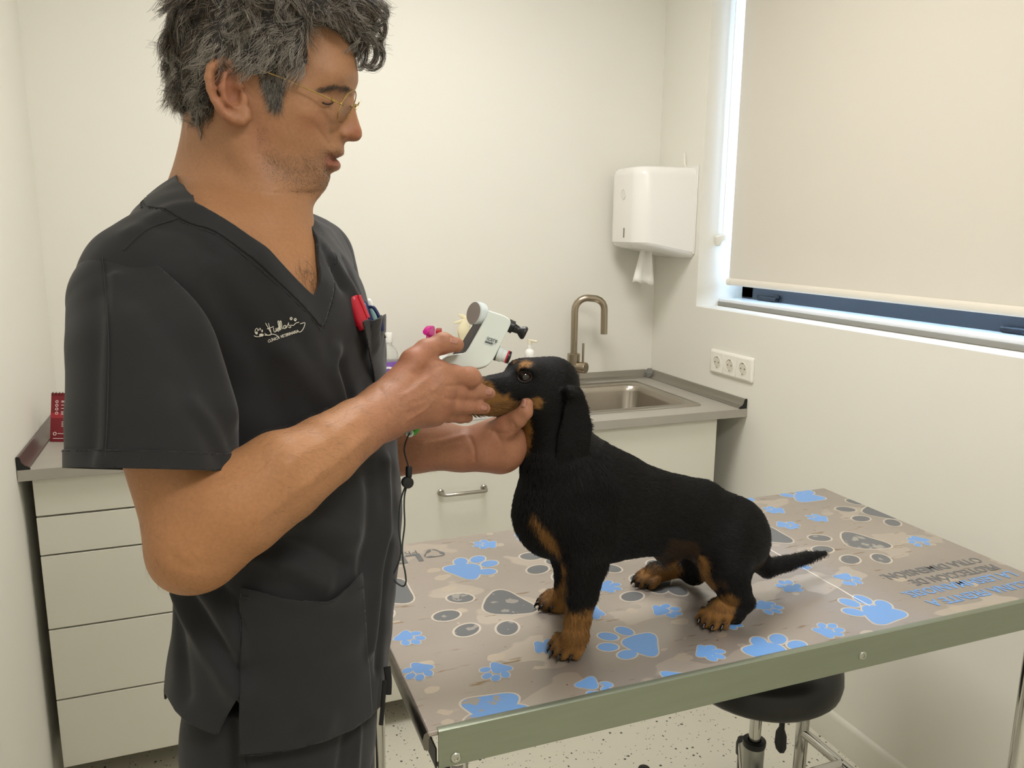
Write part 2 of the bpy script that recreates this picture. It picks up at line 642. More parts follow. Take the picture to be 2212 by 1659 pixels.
# sink: rim and bowl
sk = empty('sink', ((bx0 + bx1) / 2, (by0 + by1) / 2, WZ1), 'inset stainless steel sink with rounded bowl in the worktop', 'sink')
z0 = WZ1 + .0006
rings = [rrect(SX0, SX1, SY0, SY1, .022, z0), rrect(SX0 + .004, SX1 - .004, SY0 + .004, SY1 - .004, .02, z0 + .0042),
         rrect(bx0 - .006, bx1 + .006, by0 - .006, by1 + .006, .05, z0 + .0035), rrect(bx0, bx1, by0, by1, .05, z0 - .002),
         rrect(bx0 + .004, bx1 - .004, by0 + .004, by1 - .004, .05, z0 - .02), rrect(bx0 + .01, bx1 - .01, by0 + .01, by1 - .01, .055, z0 - .12),
         rrect(bx0 + .02, bx1 - .02, by0 + .02, by1 - .02, .06, z0 - .148), rrect(bx0 + .05, bx1 - .05, by0 + .05, by1 - .05, .06, z0 - .155),
         rrect(bx0 + .15, bx1 - .15, by0 + .13, by1 - .13, .03, z0 - .158)]
sb = MB().loft(rings, cap=False)
n = len(rings[0])
sb.f.append(tuple((len(rings) - 1) * n + k for k in range(n)))
so = sb.build('bowl', steel_m, sk, sharp=0.9, fix=False)
MB().lathe([(.0, 0), (.045, 0), (.045, .002), (.036, .003), (.03, .0), (0, .0)], ((bx0 + bx1) / 2, (by0 + by1) / 2, z0 - .1575), n=24).build('drain', chrome_m, sk)
for dz in (-.045, -.058):
    MB().tube([(bx0 + .13, by1 - .0055, z0 + dz), (bx0 + .15, by1 - .0055, z0 + dz)], .003, 8).build('overflow_slot', black_m, sk)

# tap
nk = mat('tap_nickel', '#a89c8a', 0.27, metal=1.0)
fxp, fyp = -0.392, -0.105
tp = empty('mixer_tap', (fxp, fyp, WZ1), 'brushed nickel mixer tap with square-bent spout over the sink', 'tap')
MB().lathe([(.027, .0005), (.027, .008), (.0235, .010), (.0235, .125), (.021, .127)], (fxp, fyp, WZ1), n=28).build('tap_body', nk, tp)
sp = [(fxp, fyp, WZ1 + .10), (fxp, fyp, 1.04), (fxp, fyp, 1.185)]
for t in (15, 35, 55, 75, 90):
    a = math.radians(t)
    sp.append((fxp + .044 * (1 - math.cos(a)) , fyp - .012 * (1 - math.cos(a)), 1.185 + .046 * math.sin(a)))
sp.append((fxp + .066, fyp - .016, 1.229))
for t in (15, 35, 55, 75, 90):
    a = math.radians(t)
    sp.append((fxp + .066 + .040 * math.sin(a), fyp - .016 - .012 * math.sin(a), 1.229 - .040 * (1 - math.cos(a))))
sp.append((fxp + .107, fyp - .029, 1.098))
MB().tube(sp, .0128, 18).build('spout', nk, tp)
hd = np.array([0.55, -0.835, 0.0])
hc = np.array([fxp, fyp, 0.978])
MB().lathe([(.018, .012), (.018, .030), (.0205, .031), (.0205, .052), (.019, .054)], hc, hd, 26).build('valve', nk, tp)
hp0 = hc + hd * .040
MB().tube([hp0 + (0, 0, .015), hp0 + (0, 0, .09)], .0042, 10).build('lever', nk, tp)

# ================================================================== paper towel dispenser on the right wall
dw = mat('dispenser_white', '#eeece6', 0.22, spec=0.5)
dp_ = empty('paper_dispenser', (0, -0.145, 1.39), 'white plastic paper dispenser on the wall beside the window', 'dispenser')


def disp_ring(z, gx=0.0, bot=False):
    """outline of the casing at height z; near flank flat, front corner rounded"""
    y0, y1, d = -0.262 + gx, -0.030 - gx, 0.232 - gx
    pts = [(-.0015, y0)]
    r = .055
    for k in range(9):
        a = math.radians(90 * k / 8)
        pts.append((-d + r - r * math.sin(a), y0 + r - r * math.cos(a)))
    for k in range(9):
        a = math.radians(90 * k / 8)
        pts.append((-d + r - r * math.cos(a), y1 - r + r * math.sin(a)))
    pts.append((-.0015, y1))
    return [(x, y, z) for x, y in pts]


def wave(x, y):
    # lower rim of the cover dips towards the wall on the near flank
    t = min(1, max(0, (0.20 + x) / 0.20))
    return 1.432 - .034 * (t * t * (3 - 2 * t))


r0 = [(x, y, wave(x, y)) for x, y, z in disp_ring(0)]
rg = [r0, disp_ring(1.48), disp_ring(1.665), disp_ring(1.683, .004), disp_ring(1.692, .014), disp_ring(1.695, .03)]
MB().loft(rg).build('cover', dw, dp_, sharp=0.9)
lo = [[(x * .995, y, z - .0006) for x, y, z in r0], [(x * .97, y + .003 if y < -.15 else y - .003, z - .012) for x, y, z in r0], [(x * .86, y + .018 if y < -.15 else y - .018, z - .022) for x, y, z in r0]]
MB().loft(lo).build('base_lip', dw, dp_, sharp=0.9)
box('wall_plate', (-.0055, -0.269, 1.392), (-.0005, -.022, 1.700), dw, dp_, bev=.002)
cx = -0.2335
MB().lathe([(.0, 0), (.016, 0), (.016, .0012), (.0, .0012)], (cx + .0013, -0.150, 1.600), (-1, 0, 0), 24).build('level_window', mat('dispenser_window', '#e3e1da', 0.1), dp_)
MB().lathe([(.0165, 0), (.0172, 0.0016), (.0185, .0016), (.019, 0)], (cx + .0013, -0.150, 1.600), (-1, 0, 0), 24, cap=False).build('window_ring', dw, dp_)
box('key_slot', (cx - .0006, -.166, 1.448), (cx + .002, -.160, 1.482), mat('slot_grey', '#85827a', 0.6), dp_)
# hanging sheet
pap_m = mat('tissue', '#f3f1ea', 0.9, bump=(150, 0.25, 0.002))
rows = []
c_top, c_bot = np.array([-0.128, -0.15, 1.418]), np.array([-0.137, -0.152, 1.283])
for i in range(9):
    t = i / 8
    wd_ = .017 + .026 * t
    row = []
    for k in range(13):
        s = k / 12 * 2 - 1
        base = c_top * (1 - t) + c_bot * t
        row.append((base[0] + s * wd_, base[1] + .008 * (1 - .3 * t) * math.sin(s * 5.2 + 1.2) - .004 * s, base[2] - .006 * s * t + .003 * math.sin(7 * s) * t))
    rows.append(row)
po = MB().loft(rows, cap=False, closed_ring=False).build('paper_sheet', pap_m, None, sharp=None)
tag(po, 'white tissue sheet hanging from the wall paper dispenser', 'paper')
po.modifiers.new('thick', 'SOLIDIFY').thickness = .0006

# small clear hook on the wall above the dispenser
hk = MB().tube(smooth_path([(-.002, -.185, 1.700), (-.008, -.186, 1.712), (-.006, -.182, 1.735), (-.004, -.176, 1.752)], 5), [.006, .006, .005, .005, .005, .005, .004, .004, .004, .003, .003, .003, .002, .002, .002, .001], 8)
tag(hk.build('wall_hook', mat('hook_white', '#ebe8dc', 0.3)), 'tiny white plastic hook above the paper dispenser', 'hook')

# ================================================================== triple socket on the right wall
skm = mat('socket_white', '#f1eee3', 0.28)
s_ = empty('wall_socket', (0, -0.525, 0.99), 'white triple power socket on the wall under the window', 'power socket')
y0s, y1s, z0s, z1s = -0.6425, -0.4085, 0.989, 1.0715
outer = lambda x, i: [(x, y, z) for y, z, _ in [(q[0], q[1], 0) for q in rrect(y0s + i, y1s - i, z0s + i, z1s - i, .006, 0)]]
MB().loft([outer(-.0008, 0), outer(-.006, 0), outer(-.0105, .005)]).build('socket_frame', skm, s_, sharp=.7)
for i in range(3):
    yc = y1s - .0455 - i * .0715
    zc = (z0s + z1s) / 2
    ins = [(q[0], q[1]) for q in rrect(yc - .033, yc + .033, zc - .0335, zc + .0335, .003, 0)]
    mo = MB().loft([[(-.0095, y, z) for y, z in ins], [(-.0118, y, z) for y, z in ins]]).build('socket_module', skm, s_, sharp=.7)
    # round well: rim, flat disc in a darker tone as recess shade, pins
    MB().lathe([(.0215, .0), (.0215, .0016), (.0200, .0016), (.0194, -.0006), (.0194, -.0009)], (-.0118, yc, zc), (-1, 0, 0), 28, cap=False).build('socket_rim', skm, mo)
    MB().lathe([(.0194, .0), (.0194, .0003)], (-.0119, yc, zc), (-1, 0, 0), 28).build('socket_well', mat('socket_shade', '#d9d4c4', 0.5), mo)
    for s in (-1, 1):
        MB().lathe([(.0026, 0), (.0026, .0002)], (-.01225, yc + s * .0095, zc), (-1, 0, 0), 10).build('pin_hole', mat('hole', '#4a463c', .7), mo)
        box('earth_clip', (-.0135, yc - .003, zc + s * .0165), (-.0122, yc + .003, zc + s * .0190), mat('clip_metal', '#a9a495', .3, metal=1), mo)

# ================================================================== things on the worktop
def bottle(name, c, prof, m, n=24):
    return MB().lathe(prof, c, n=n).build(name, m, None, sharp=.8)


clear_m = mat('clear_plastic', '#f2f3ee', 0.12, trans=0.72, ior=1.2)
whitepl = mat('white_plastic', '#f2f1ec', 0.3)
purple = mat('label_purple', '#7d54a6', 0.45)
# alcohol bottle
bc = np.array([-1.104, -0.20, WZ1 + .0006])
ab = empty('alcohol_bottle', bc, 'clear plastic alcohol bottle with purple label and white cap', 'bottle')
MB().lathe([(.0, 0), (.030, 0), (.033, .004), (.033, .162), (.032, .174), (.026, .188), (.017, .198), (.013, .202), (.013, .217)], bc, n=28).build('bottle_body', clear_m, ab, sharp=.8)
MB().lathe([(.0145, .210), (.0155, .212), (.0155, .238), (.0145, .241), (.0, .241)], bc, n=24).build('cap', whitepl, ab, sharp=.7)
MB().lathe([(.0334, .018), (.0337, .019), (.0337, .149), (.0334, .150)], bc, n=40, cap=False).build('label', purple, ab)
vd = (CAM - bc)
vd = np.array([vd[0], vd[1], 0]) / np.linalg.norm(vd[:2])
sd = np.array([-vd[1], vd[0], 0])


def cyl_patch(name, c, r, z0f, rfun, m, parent, n=28):
    """flat round print wrapped on a cylinder: rfun = (inner, outer) radius"""
    ri, ro = rfun
    V, Fs = [], []
    for k in range(n):
        a = 2 * math.pi * k / n
        for q in (ri, ro):
            s, z = q * math.cos(a), q * math.sin(a)
            th = s / r
            V.append(c + r * (math.cos(th) * vd + math.sin(th) * sd) + np.array((0, 0, z0f + z)))
    for k in range(n):
        j = (k + 1) % n
        Fs.append((2 * k, 2 * k + 1, 2 * j + 1, 2 * j))
    return MB().add(V, Fs).build(name, m, parent)


cyl_patch('label_ring', bc, .0340, .108, (.021, .0275), whitepl, ab)
cyl_patch('label_disc', bc, .0340, .108, (.0005, .0205), purple, ab)
for body, size, dz in (('Alcohol', .0105, .102), ('Sanitario', .0052, .116), ('96º', .009, .090)):
    cu = text_mesh('label_text', body, size, whitepl, ab, basis(bc + vd * .0346 + np.array((0, 0, dz)), sd, (0, 0, 1)), 0.0001, .9, 'CENTER', 2)

# spray bottles
def spray(c, name, label, trig_m, body_m, lab_m, rot, h=0.0):
    e = empty(name, c, label, 'bottle')
    MB().lathe([(.0, 0), (.036, 0), (.038, .004), (.038, .10), (.036, .125), (.028, .150), (.016, .168), (.013, .172), (.013, .182 + h)], c, n=24).build('bottle_body', body_m, e, sharp=.8)
    MB().lathe([(.0383, .02), (.0386, .021), (.0386, .098), (.0383, .099)], c, n=30, cap=False).build('label', lab_m, e)
    d = np.array([math.cos(rot), math.sin(rot), 0])
    s = np.array([-d[1], d[0], 0])
    zc = .180 + h
    MB().lathe([(.017, zc - .012), (.017, zc), (.0145, zc + .010)], c, n=18).build('collar', trig_m, e)
    prof = [(-.016, .008), (.010, .008), (.012, .030), (.040, .036), (.043, .046), (.041, .058), (.020, .064), (-.008, .062), (-.018, .050), (-.014, .034), (-.018, .02)]
    MB().prism([c + d * u + np.array((0, 0, zc + v)) - s * .010 for u, v in prof], s * .020).build('spray_head', trig_m, e, bev=.004)
    tr = smooth_path([c + d * .028 + np.array((0, 0, zc + .040)), c + d * .036 + np.array((0, 0, zc + .018)), c + d * .030 + np.array((0, 0, zc - .004)), c + d * .034 + np.array((0, 0, zc - .022))], 4)
    MB().tube(tr, .0048, 8).build('trigger', trig_m, e)
    MB().lathe([(.007, .040), (.009, .042), (.009, .052), (.004, .053)], c + np.array((0, 0, zc + .048)), d, 12).build('nozzle', trig_m, e)
    return e


pink_m = mat('pink_plastic', '#e0209a', 0.25, trans=0.25)
red_m = mat('red_plastic', '#a31226', 0.25)
spray(np.array([-0.958, -0.195, WZ1 + .0006]), 'spray_bottle', 'spray bottle with bright pink trigger head on the worktop', pink_m, mat('blue_grey_plastic', '#7f97a3', 0.3), mat('label_blue', '#4d6f8c', 0.5), -2.2, .016)
spray(np.array([-0.905, -0.105, WZ1 + .0006]), 'spray_bottle', 'spray bottle with dark red trigger head on the worktop', red_m, whitepl, mat('label_green', '#4d9a5e', 0.5), -1.9, -.004)
# white tub beside the alcohol bottle
tc_ = np.array([-1.030, -0.24, WZ1 + .0006])
tub = empty('white_tub', tc_, 'plain white plastic tub between alcohol bottle and pink spray', 'tub')
MB().lathe([(.0, 0), (.030, 0), (.033, .006), (.033, .130), (.031, .134), (0, .134)], tc_, n=24).build('tub_body', whitepl, tub, sharp=.8)
MB().lathe([(.034, .1345), (.035, .137), (.035, .157), (.033, .160), (0, .160)], tc_, n=24).build('lid', whitepl, tub, sharp=.8)
# small coloured packs seen between thumb and device
for c, s, m_, lab in (((-0.965, -.30), (.020, .014, .115), mat('pack_orange', '#d79a3d', .5), 'small orange pack standing on the worktop'),
                      ((-0.925, -.31), (.016, .012, .110), mat('pack_lime', '#8fd24b', .5), 'small lime green pack standing on the worktop'),
                      ((-0.945, -.26), (.018, .012, .125), mat('pack_pink', '#c65f78', .5), 'small dusty pink pack standing on the worktop')):
    p0 = MB()
    p0.loft([[(c[0] + i * s[0], c[1] + j * s[1] * (1 - .6 * t), WZ1 + .0006 + t * s[2]) for i, j in ((-1, -1), (1, -1), (1, 1), (-1, 1))] for t in (0, .5, .93, 1)])
    tag(p0.build('small_pack', m_, None, bev=.003), lab, 'pack')

# bone model (plastic vertebrae on a stem)
bone_m = mat('bone_cream', '#e6ddba', 0.55, bump=(60, 0.3, 0.003))
bo = empty('bone_model', (-0.828, -0.17, WZ1), 'cream plastic anatomical bone model standing behind the bottles', 'bone model')
o3 = np.array([-0.828, -0.17, WZ1 + .0006])
MB().lathe([(.0, 0), (.045, 0), (.045, .010), (.012, .016), (.007, .03), (.006, .19)], o3, n=20).build('stand', bone_m, bo, sharp=.8)


def bone_blade(pts, w, m=6):
    b = MB()
    P = smooth_path([o3 + np.array(q) for q in pts], m)
    rr = np.interp(np.linspace(0, 1, len(P)), np.linspace(0, 1, len(w)), w)
    return b.tube(P, list(rr), 10, flat=.45, hint=(0, 1, 0))


bone_blade([(.005, 0, .150), (-.004, -.004, .195), (-.012, -.006, .235), (.004, -.004, .270)], [.006, .017, .022, .014]).build('shoulder_blade', bone_m, bo)
bone_blade([(.0, 0, .262), (.022, .0, .268), (.045, -.004, .250)], [.012, .012, .007]).build('bone_body', bone_m, bo)
bone_blade([(.012, 0, .265), (.014, .002, .290), (.013, .0, .312)], [.009, .006, .0025]).build('spine_process', bone_m, bo)
bone_blade([(.0, 0, .268), (-.022, -.004, .266), (-.046, -.006, .262)], [.009, .006, .003]).build('side_process', bone_m, bo)
bone_blade([(.0, 0, .275), (-.014, .004, .284), (-.026, .004, .288)], [.008, .007, .003]).build('side_process', bone_m, bo)
bone_blade([(.024, 0, .262), (.034, .01, .278), (.040, .012, .290)], [.008, .006, .003]).build('side_process', bone_m, bo)
bone_blade([(.03, -.004, .252), (.040, -.006, .220), (.050, -.004, .190)], [.012, .010, .007]).build('side_process', bone_m, bo)

# soap dispenser and the round white bowl behind the dog's head
sc_ = np.array([-0.615, -0.22, WZ1 + .0006])
sd_ = empty('soap_dispenser', sc_, 'white pump soap bottle standing behind the dog head', 'soap dispenser')
MB().lathe([(.0, 0), (.034, 0), (.037, .005), (.037, .100), (.033, .116), (.020, .128), (.014, .132), (.014, .140)], sc_, n=24).build('bottle_body', mat('soap_white', '#ecebe6', .3, trans=.2), sd_, sharp=.8)
MB().lathe([(.016, .140), (.017, .142), (.017, .160), (.012, .166), (.0065, .170), (.0065, .190)], sc_, n=18).build('pump_collar', whitepl, sd_, sharp=.8)
MB().tube([sc_ + (0, 0, .186), sc_ + (0.0, 0, .203)], .0085, 12).build('pump_head', mat('pump_cream', '#e9e2cc', .35), sd_)
MB().tube([sc_ + (0, 0, .199), sc_ + (.016, -.030, .197)], .0045, 10).build('pump_spout', MATS['pump_cream'], sd_)
bw = np.array([-0.628, -0.33, WZ1 + .0006])
bowl = MB().lathe([(.0, 0), (.040, 0), (.046, .004), (.050, .05), (.052, .135), (.049, .147), (.036, .153), (0, .155)], bw, n=28).build('white_jar', whitepl, None, sharp=.8)
tag(bowl, 'rounded white jar in front of the soap pump behind the dog', 'jar')

# white tray with green and black booklets near the front edge of the worktop
ty = np.array([-0.90, -0.42, WZ1 + .0006])
tr_ = empty('white_tray', ty, 'shallow white tray on the worktop behind the hands', 'tray')
tl = [rrect(ty[0] - .115, ty[0] + .115, ty[1] - .062, ty[1] + .062, .012, ty[2]), rrect(ty[0] - .12, ty[0] + .12, ty[1] - .067, ty[1] + .067, .014, ty[2] + .017),
      rrect(ty[0] - .1235, ty[0] + .1235, ty[1] - .0705, ty[1] + .0705, .016, ty[2] + .018), rrect(ty[0] - .1235, ty[0] + .1235, ty[1] - .0705, ty[1] + .0705, .016, ty[2] + .0205),
      rrect(ty[0] - .1175, ty[0] + .1175, ty[1] - .0645, ty[1] + .0645, .013, ty[2] + .0205), rrect(ty[0] - .112, ty[0] + .112, ty[1] - .059, ty[1] + .059, .011, ty[2] + .003)]
b_ = MB().loft(tl, cap=True)
b_.build('tray_body', mat('tray_white', '#f4f4f2', .2), tr_, sharp=.7, fix=False)
q0 = MB().prism([(ty[0] - .09, ty[1] - .045, ty[2] + .0035), (ty[0] - .012, ty[1] - .045, ty[2] + .0035), (ty[0] - .03, ty[1] + .045, ty[2] + .0035), (ty[0] - .09, ty[1] + .045, ty[2] + .0035)], (0, 0, .022))
tag(q0.build('black_case', mat('case_black', '#2d302e', .5), None, bev=.003), 'small black case lying in the white tray', 'case')
q1 = MB().prism([(ty[0] - .008, ty[1] - .045, ty[2] + .0035), (ty[0] + .09, ty[1] - .045, ty[2] + .0035), (ty[0] + .09, ty[1] + .045, ty[2] + .0035), (ty[0] - .02, ty[1] + .045, ty[2] + .0035)], (0, 0, .024))
tag(q1.build('green_booklet', mat('booklet_green', '#8fb070', .5), None, bev=.002), 'pale green booklet lying in the white tray', 'booklet')

# desk calendar by the left wall
cal = empty('desk_calendar', (-2.01, -0.36, WZ1), 'red flip desk calendar with printed icons by the left wall', 'calendar')
ca, cbx = np.array([-2.062, -0.352, WZ1 + .0008]), np.array([-1.955, -0.392, WZ1 + .0008])
cxv = (cbx - ca)
cw = np.linalg.norm(cxv)
cxv /= cw
cback = np.array([-cxv[1], cxv[0], 0])
top0 = ca + cback * .03 + np.array((0, 0, .128))
crd = mat('calendar_red', '#7d2029', .5)
up_ = top0 - ca
fn = np.cross(cxv, up_)
fn /= np.linalg.norm(fn)
MB().prism([ca, ca + cxv * cw, ca + cxv * cw + up_, ca + up_], -fn * .0015).build('front_page', crd, cal)
cb2 = ca + cback * .06
MB().prism([cb2, cb2 + cxv * cw, top0 + cxv * cw, top0], cback * .0015).build('back_page', mat('calendar_card', '#c9c2b6', .6), cal)
for k in range(13):
    c0 = ca + up_ * .985 + cxv * (cw * (k + .5) / 13)
    MB().tube([c0 + .004 * (math.cos(a) * np.array((0, 0, 1)) + math.sin(a) * cback) for a in [i * 2 * math.pi / 10 for i in range(10)]], .0007, 5, closed=True).build('binding_ring', black_m, cal)
ctx = mat('calendar_print', '#e8dcd8', .6)
ux = up_ / np.linalg.norm(up_)
fo = fn * .0006
lightred = mat('calendar_band', '#a8323a', .5)
MB().prism([ca + fo * .3 + ux * .064, ca + fo * .3 + ux * .064 + cxv * cw, ca + fo * .3 + ux * .074 + cxv * cw, ca + fo * .3 + ux * .078], fn * .0002).build('band', lightred, cal)
for (h, w0, w1) in ((.109, .028, .075), (.106, .028, .06), (.098, .028, .07), (.089, .028, .06), (.080, .028, .075), (.0765, .028, .066), (.073, .028, .058), (.053, .030, .07), (.049, .030, .06), (.045, .030, .07), (.041, .030, .052), (.021, .020, .062), (.008, .008, .036)):
    a0 = ca + fo + ux * h
    MB().prism([a0 + cxv * w0, a0 + cxv * w1, a0 + cxv * w1 + ux * .0017, a0 + cxv * w0 + ux * .0017], fn * .0001).build('print_line', ctx, cal)
for h in (.108, .098, .088, .077):
    c0 = ca + fo + ux * h + cxv * .016
    MB().tube([c0 + .0032 * (math.cos(a) * cxv + math.sin(a) * ux) for a in [i * 2 * math.pi / 12 for i in range(12)]], .0008, 5, closed=True).build('print_icon', ctx, cal)
c0 = ca + fo + ux * .0215 + cxv * .0125
MB().tube([c0 + .004 * (math.cos(a) * cxv + math.sin(a) * ux) for a in [i * 2 * math.pi / 12 for i in range(12)]], .001, 5, closed=True).build('print_icon', ctx, cal)

# ================================================================== examination table
TX0, TX1, TY0, TY1, TZ = -1.418, -0.240, -1.860, -1.245, 0.850


def table_top_mat():
    m = bpy.data.materials.new('printed_steel_film')
    m.use_nodes = True
    nt = m.node_tree
    b = nt.nodes['Principled BSDF']
    b.inputs['Metallic'].default_value = 0.62
    b.inputs['Coat Weight'].default_value = 0.25
    b.inputs['Coat Roughness'].default_value = 0.22
    N, L = nt.nodes.new, nt.links.new
    tc = N('ShaderNodeTexCoord')

    def noise(sc, st=(1, 1, 1), det=3, loc=(0, 0, 0)):
        mp = N('ShaderNodeMapping')
        mp.inputs['Scale'].default_value = st
        mp.inputs['Location'].default_value = loc
        nz = N('ShaderNodeTexNoise')
        nz.inputs['Scale'].default_value = sc
        nz.inputs['Detail'].default_value = det
        L(tc.outputs['Object'], mp.inputs[0])
        L(mp.outputs[0], nz.inputs['Vector'])
        return nz.outputs[0]

    def ramp(src, a, bb):
        r = N('ShaderNodeMapRange')
        r.inputs[1].default_value = a
        r.inputs[2].default_value = bb
        L(src, r.inputs[0])
        return r.outputs[0]

    def mix(fac, c0, c1):
        x = N('ShaderNodeMix')
        x.data_type = 'RGBA'
        L(fac, x.inputs[0])
        if isinstance(c0, str):
            x.inputs[6].default_value = lin(c0)
        else:
            L(c0, x.inputs[6])
        x.inputs[7].default_value = lin(c1)
        return x.outputs[2]

    c = mix(ramp(noise(3.2), .35, .65), '#a39a92', '#b0a69c')
    # water marks: paler, sharp-edged islands
    c = mix(ramp(noise(7, (1, 1.5, 1), 2, (3, 1, 0)), .585, .60), c, '#beb4a8')
    # small pale drops
    vo = N('ShaderNodeTexVoronoi')
    vo.inputs['Scale'].default_value = 19
    vo.inputs['Randomness'].default_value = 1
    mpv = N('ShaderNodeMapping')
    mpv.inputs['Scale'].default_value = (1, 1.5, .01)
    L(tc.outputs['Object'], mpv.inputs[0])
    nzv = noise(40)
    av = N('ShaderNodeVectorMath')
    av.operation = 'ADD'
    sv = N('ShaderNodeVectorMath')
    sv.operation = 'SCALE'
    sv.inputs[3].default_value = 0.02
    L(nzv, sv.inputs[0])
    L(mpv.outputs[0], av.inputs[0])
    L(sv.outputs[0], av.inputs[1])
    L(av.outputs[0], vo.inputs['Vector'])
    sep = N('ShaderNodeSeparateColor')
    L(vo.outputs['Color'], sep.inputs[0])
    tm = N('ShaderNodeMath')
    tm.operation = 'MULTIPLY_ADD'
    tm.inputs[1].default_value = .55
    tm.inputs[2].default_value = -.23
    L(sep.outputs[0], tm.inputs[0])
    lt = N('ShaderNodeMath')
    lt.operation = 'LESS_THAN'
    L(vo.outputs['Distance'], lt.inputs[0])
    L(tm.outputs[0], lt.inputs[1])
    c = mix(lt.outputs[0], c, '#c4b8a8')
    # brown streaky stains and rust dots
    c = mix(ramp(noise(38, (.45, 2.6, 1), 3, (5, 2, 0)), .66, .72), c, '#8f7a5e')
    c = mix(ramp(noise(85, (1, 1.4, 1), 2, (9, 4, 0)), .74, .79), c, '#7c5a38')
    L(c, b.inputs['Base Color'])
    rr = N('ShaderNodeMapRange')
    rr.inputs[3].default_value = .30
    rr.inputs[4].default_value = .46
    L(noise(14), rr.inputs[0])
    L(rr.outputs[0], b.inputs['Roughness'])
    bp = N('ShaderNodeBump')
    bp.inputs['Strength'].default_value = .06
    bp.inputs['Distance'].default_value = .002
    L(noise(30, (1, 6, 1)), bp.inputs['Height'])
    L(bp.outputs[0], b.inputs['Normal'])
    return m


top_m = table_top_mat()
edge_m = mat('apron_steel', '#8d9482', 0.36, metal=0.7, noise=(12, 0.9, (1, 1, 8)))
tbl = empty('examination_table', ((TX0 + TX1) / 2, (TY0 + TY1) / 2, 0), 'steel examination table with paw print top and chrome legs', 'table')
tp_ = box('table_top', (TX0, TY0 + .004, TZ - .008), (TX1, TY1, TZ), top_m, tbl, bev=.0025)
# folded apron on each side, front one with a proud lip
ft = MB()
pf = [(0, 0), (0, -.052), (.0025, -.0545), (.014, -.0545), (.014, -.052), (.003, -.050), (.0035, -.002), (.010, -.0005), (.010, .0010), (.0035, .0012)]
for xa, xb in ((TX0 + .014, TX1),):
    ft.loft([[(xx, TY0 + u, TZ + v) for u, v in pf] for xx in (xa, xb)])
ft.build('apron', edge_m, tbl, sharp=.7)
MB().loft([[(xx, TY1 - u, TZ - .009 + v * .95) for u, v in pf[:7] + [(.0035, 0)]] for xx in (TX0 + .004, TX1)]).build('apron', edge_m, tbl, sharp=.7)
MB().loft([[(TX1 - u, yy, TZ - .009 + v * .95) for u, v in pf[:7] + [(.0035, 0)]] for yy in (TY0 + .006, TY1 - .006)]).build('apron', edge_m, tbl, sharp=.7)
# left end: rolled dark steel lip
MB().loft([[(TX0 + u, yy, TZ + v) for u, v in ((0, .0004), (-.004, -.002), (-.006, -.010), (-.004, -.024), (.002, -.026), (.002, -.010), (.004, -.0085))] for yy in (TY0 + .004, TY1)]).build('end_lip', mat('worn_steel', '#77726b', .28, metal=.95, noise=(20, .7, (1, 6, 1))), tbl, sharp=.9)
MB().loft([[(TX0 + u, yy, TZ + v) for u, v in ((.012, -.030), (.014, -.030), (.014, -.058), (.012, -.058))] for yy in (TY0 + .01, TY1 - .01)]).build('end_rail', black_m, tbl)
for rx in (TX0 + .036, -0.714):
    rz = TZ - .0415 if rx < -1 else TZ - .030
    rv = MB().lathe([(.0, 0), (.0072, 0), (.0072, .0012), (.0060, .0024), (.0030, .0026), (.0028, .0014), (0, .0014)], (rx, TY0 + .0003, rz), (0, -1, 0), 20)
    rv.build('rivet', mat('rivet_zinc', '#b4b6ac', .3, metal=1), tbl)

# legs and stretchers
LEG = {}
for nm, lx, ly in (('fl', TX0 + .045, TY0 + .028), ('bl', TX0 + .045, TY1 - .030), ('fr', TX1 - .030, TY0 + .030), ('br', TX1 - .030, TY1 - .030)):
    lg = MB().tube([(lx, ly, .022), (lx, ly, TZ - .0555)], .0165, 20).build('leg', chrome_m, tbl)
    MB().lathe([(.018, .0005), (.020, .004), (.020, .030), (.017, .034)], (lx, ly, 0), n=18).build('foot_cap', black_m, lg)
    LEG[nm] = (lg, lx, ly)
zst = .204
MB().tube([(TX1 - .030, TY1 - .030, zst), (TX1 - .030, TY0 + .030, zst)], .0125, 14).build('stretcher', chrome_m, tbl)
MB().tube([(TX0 + .045, TY1 - .030, zst), (TX0 + .045, TY0 + .028, zst)], .0125, 14).build('stretcher', chrome_m, tbl)
MB().tube([(TX0 + .045, -1.415, zst), (TX1 - .030, -1.415, zst)], .0125, 14).build('stretcher', chrome_m, tbl)
# sticker on the near left leg
lg, lx, ly = LEG['fl']
stk = mat('sticker_white', '#e9edf0', .3)
pts = []
vdl = np.array([CAM[0] - lx, CAM[1] - ly, 0])
vdl /= np.linalg.norm(vdl)
sdl = np.array([-vdl[1], vdl[0], 0])


def leg_patch(name, s0, s1, za, zb, m, r, n=10):
    V, Fs = [], []
    for k in range(n + 1):
        th = (s0 + (s1 - s0) * k / n) / r
        for z in (za, zb):
            V.append(np.array([lx, ly, z]) + r * (math.cos(th) * vdl + math.sin(th) * sdl))
    for k in range(n):
        Fs.append((2 * k, 2 * k + 1, 2 * k + 3, 2 * k + 2))
    return MB().add(V, Fs).build(name, m, lg)


leg_patch('sticker', -.0125, .012, .64, .778, stk, .01675)
leg_patch('sticker_code', -.006, .010, .782, .786, mat('sticker_code', '#8d8a85', .5), .01675)
text_mesh('sticker_text', 'in', .030, mat('sticker_purple', '#5d2f6a', .4), lg, basis(np.array([lx, ly, .7755]) + vdl * .0168 - sdl * .007, (0, 0, -1), sdl), .0001, 1, 'LEFT', 2)

# ---- prints on the top film: each paw is five flat shapes with a pale outline
blue_m = mat('print_blue', '#6b99d2', 0.33, spec=.5)
grey_m = mat('print_grey', '#66686a', 0.38, spec=.5)
pale_m = mat('print_pale', '#cfc6b8', 0.4, metal=.3)


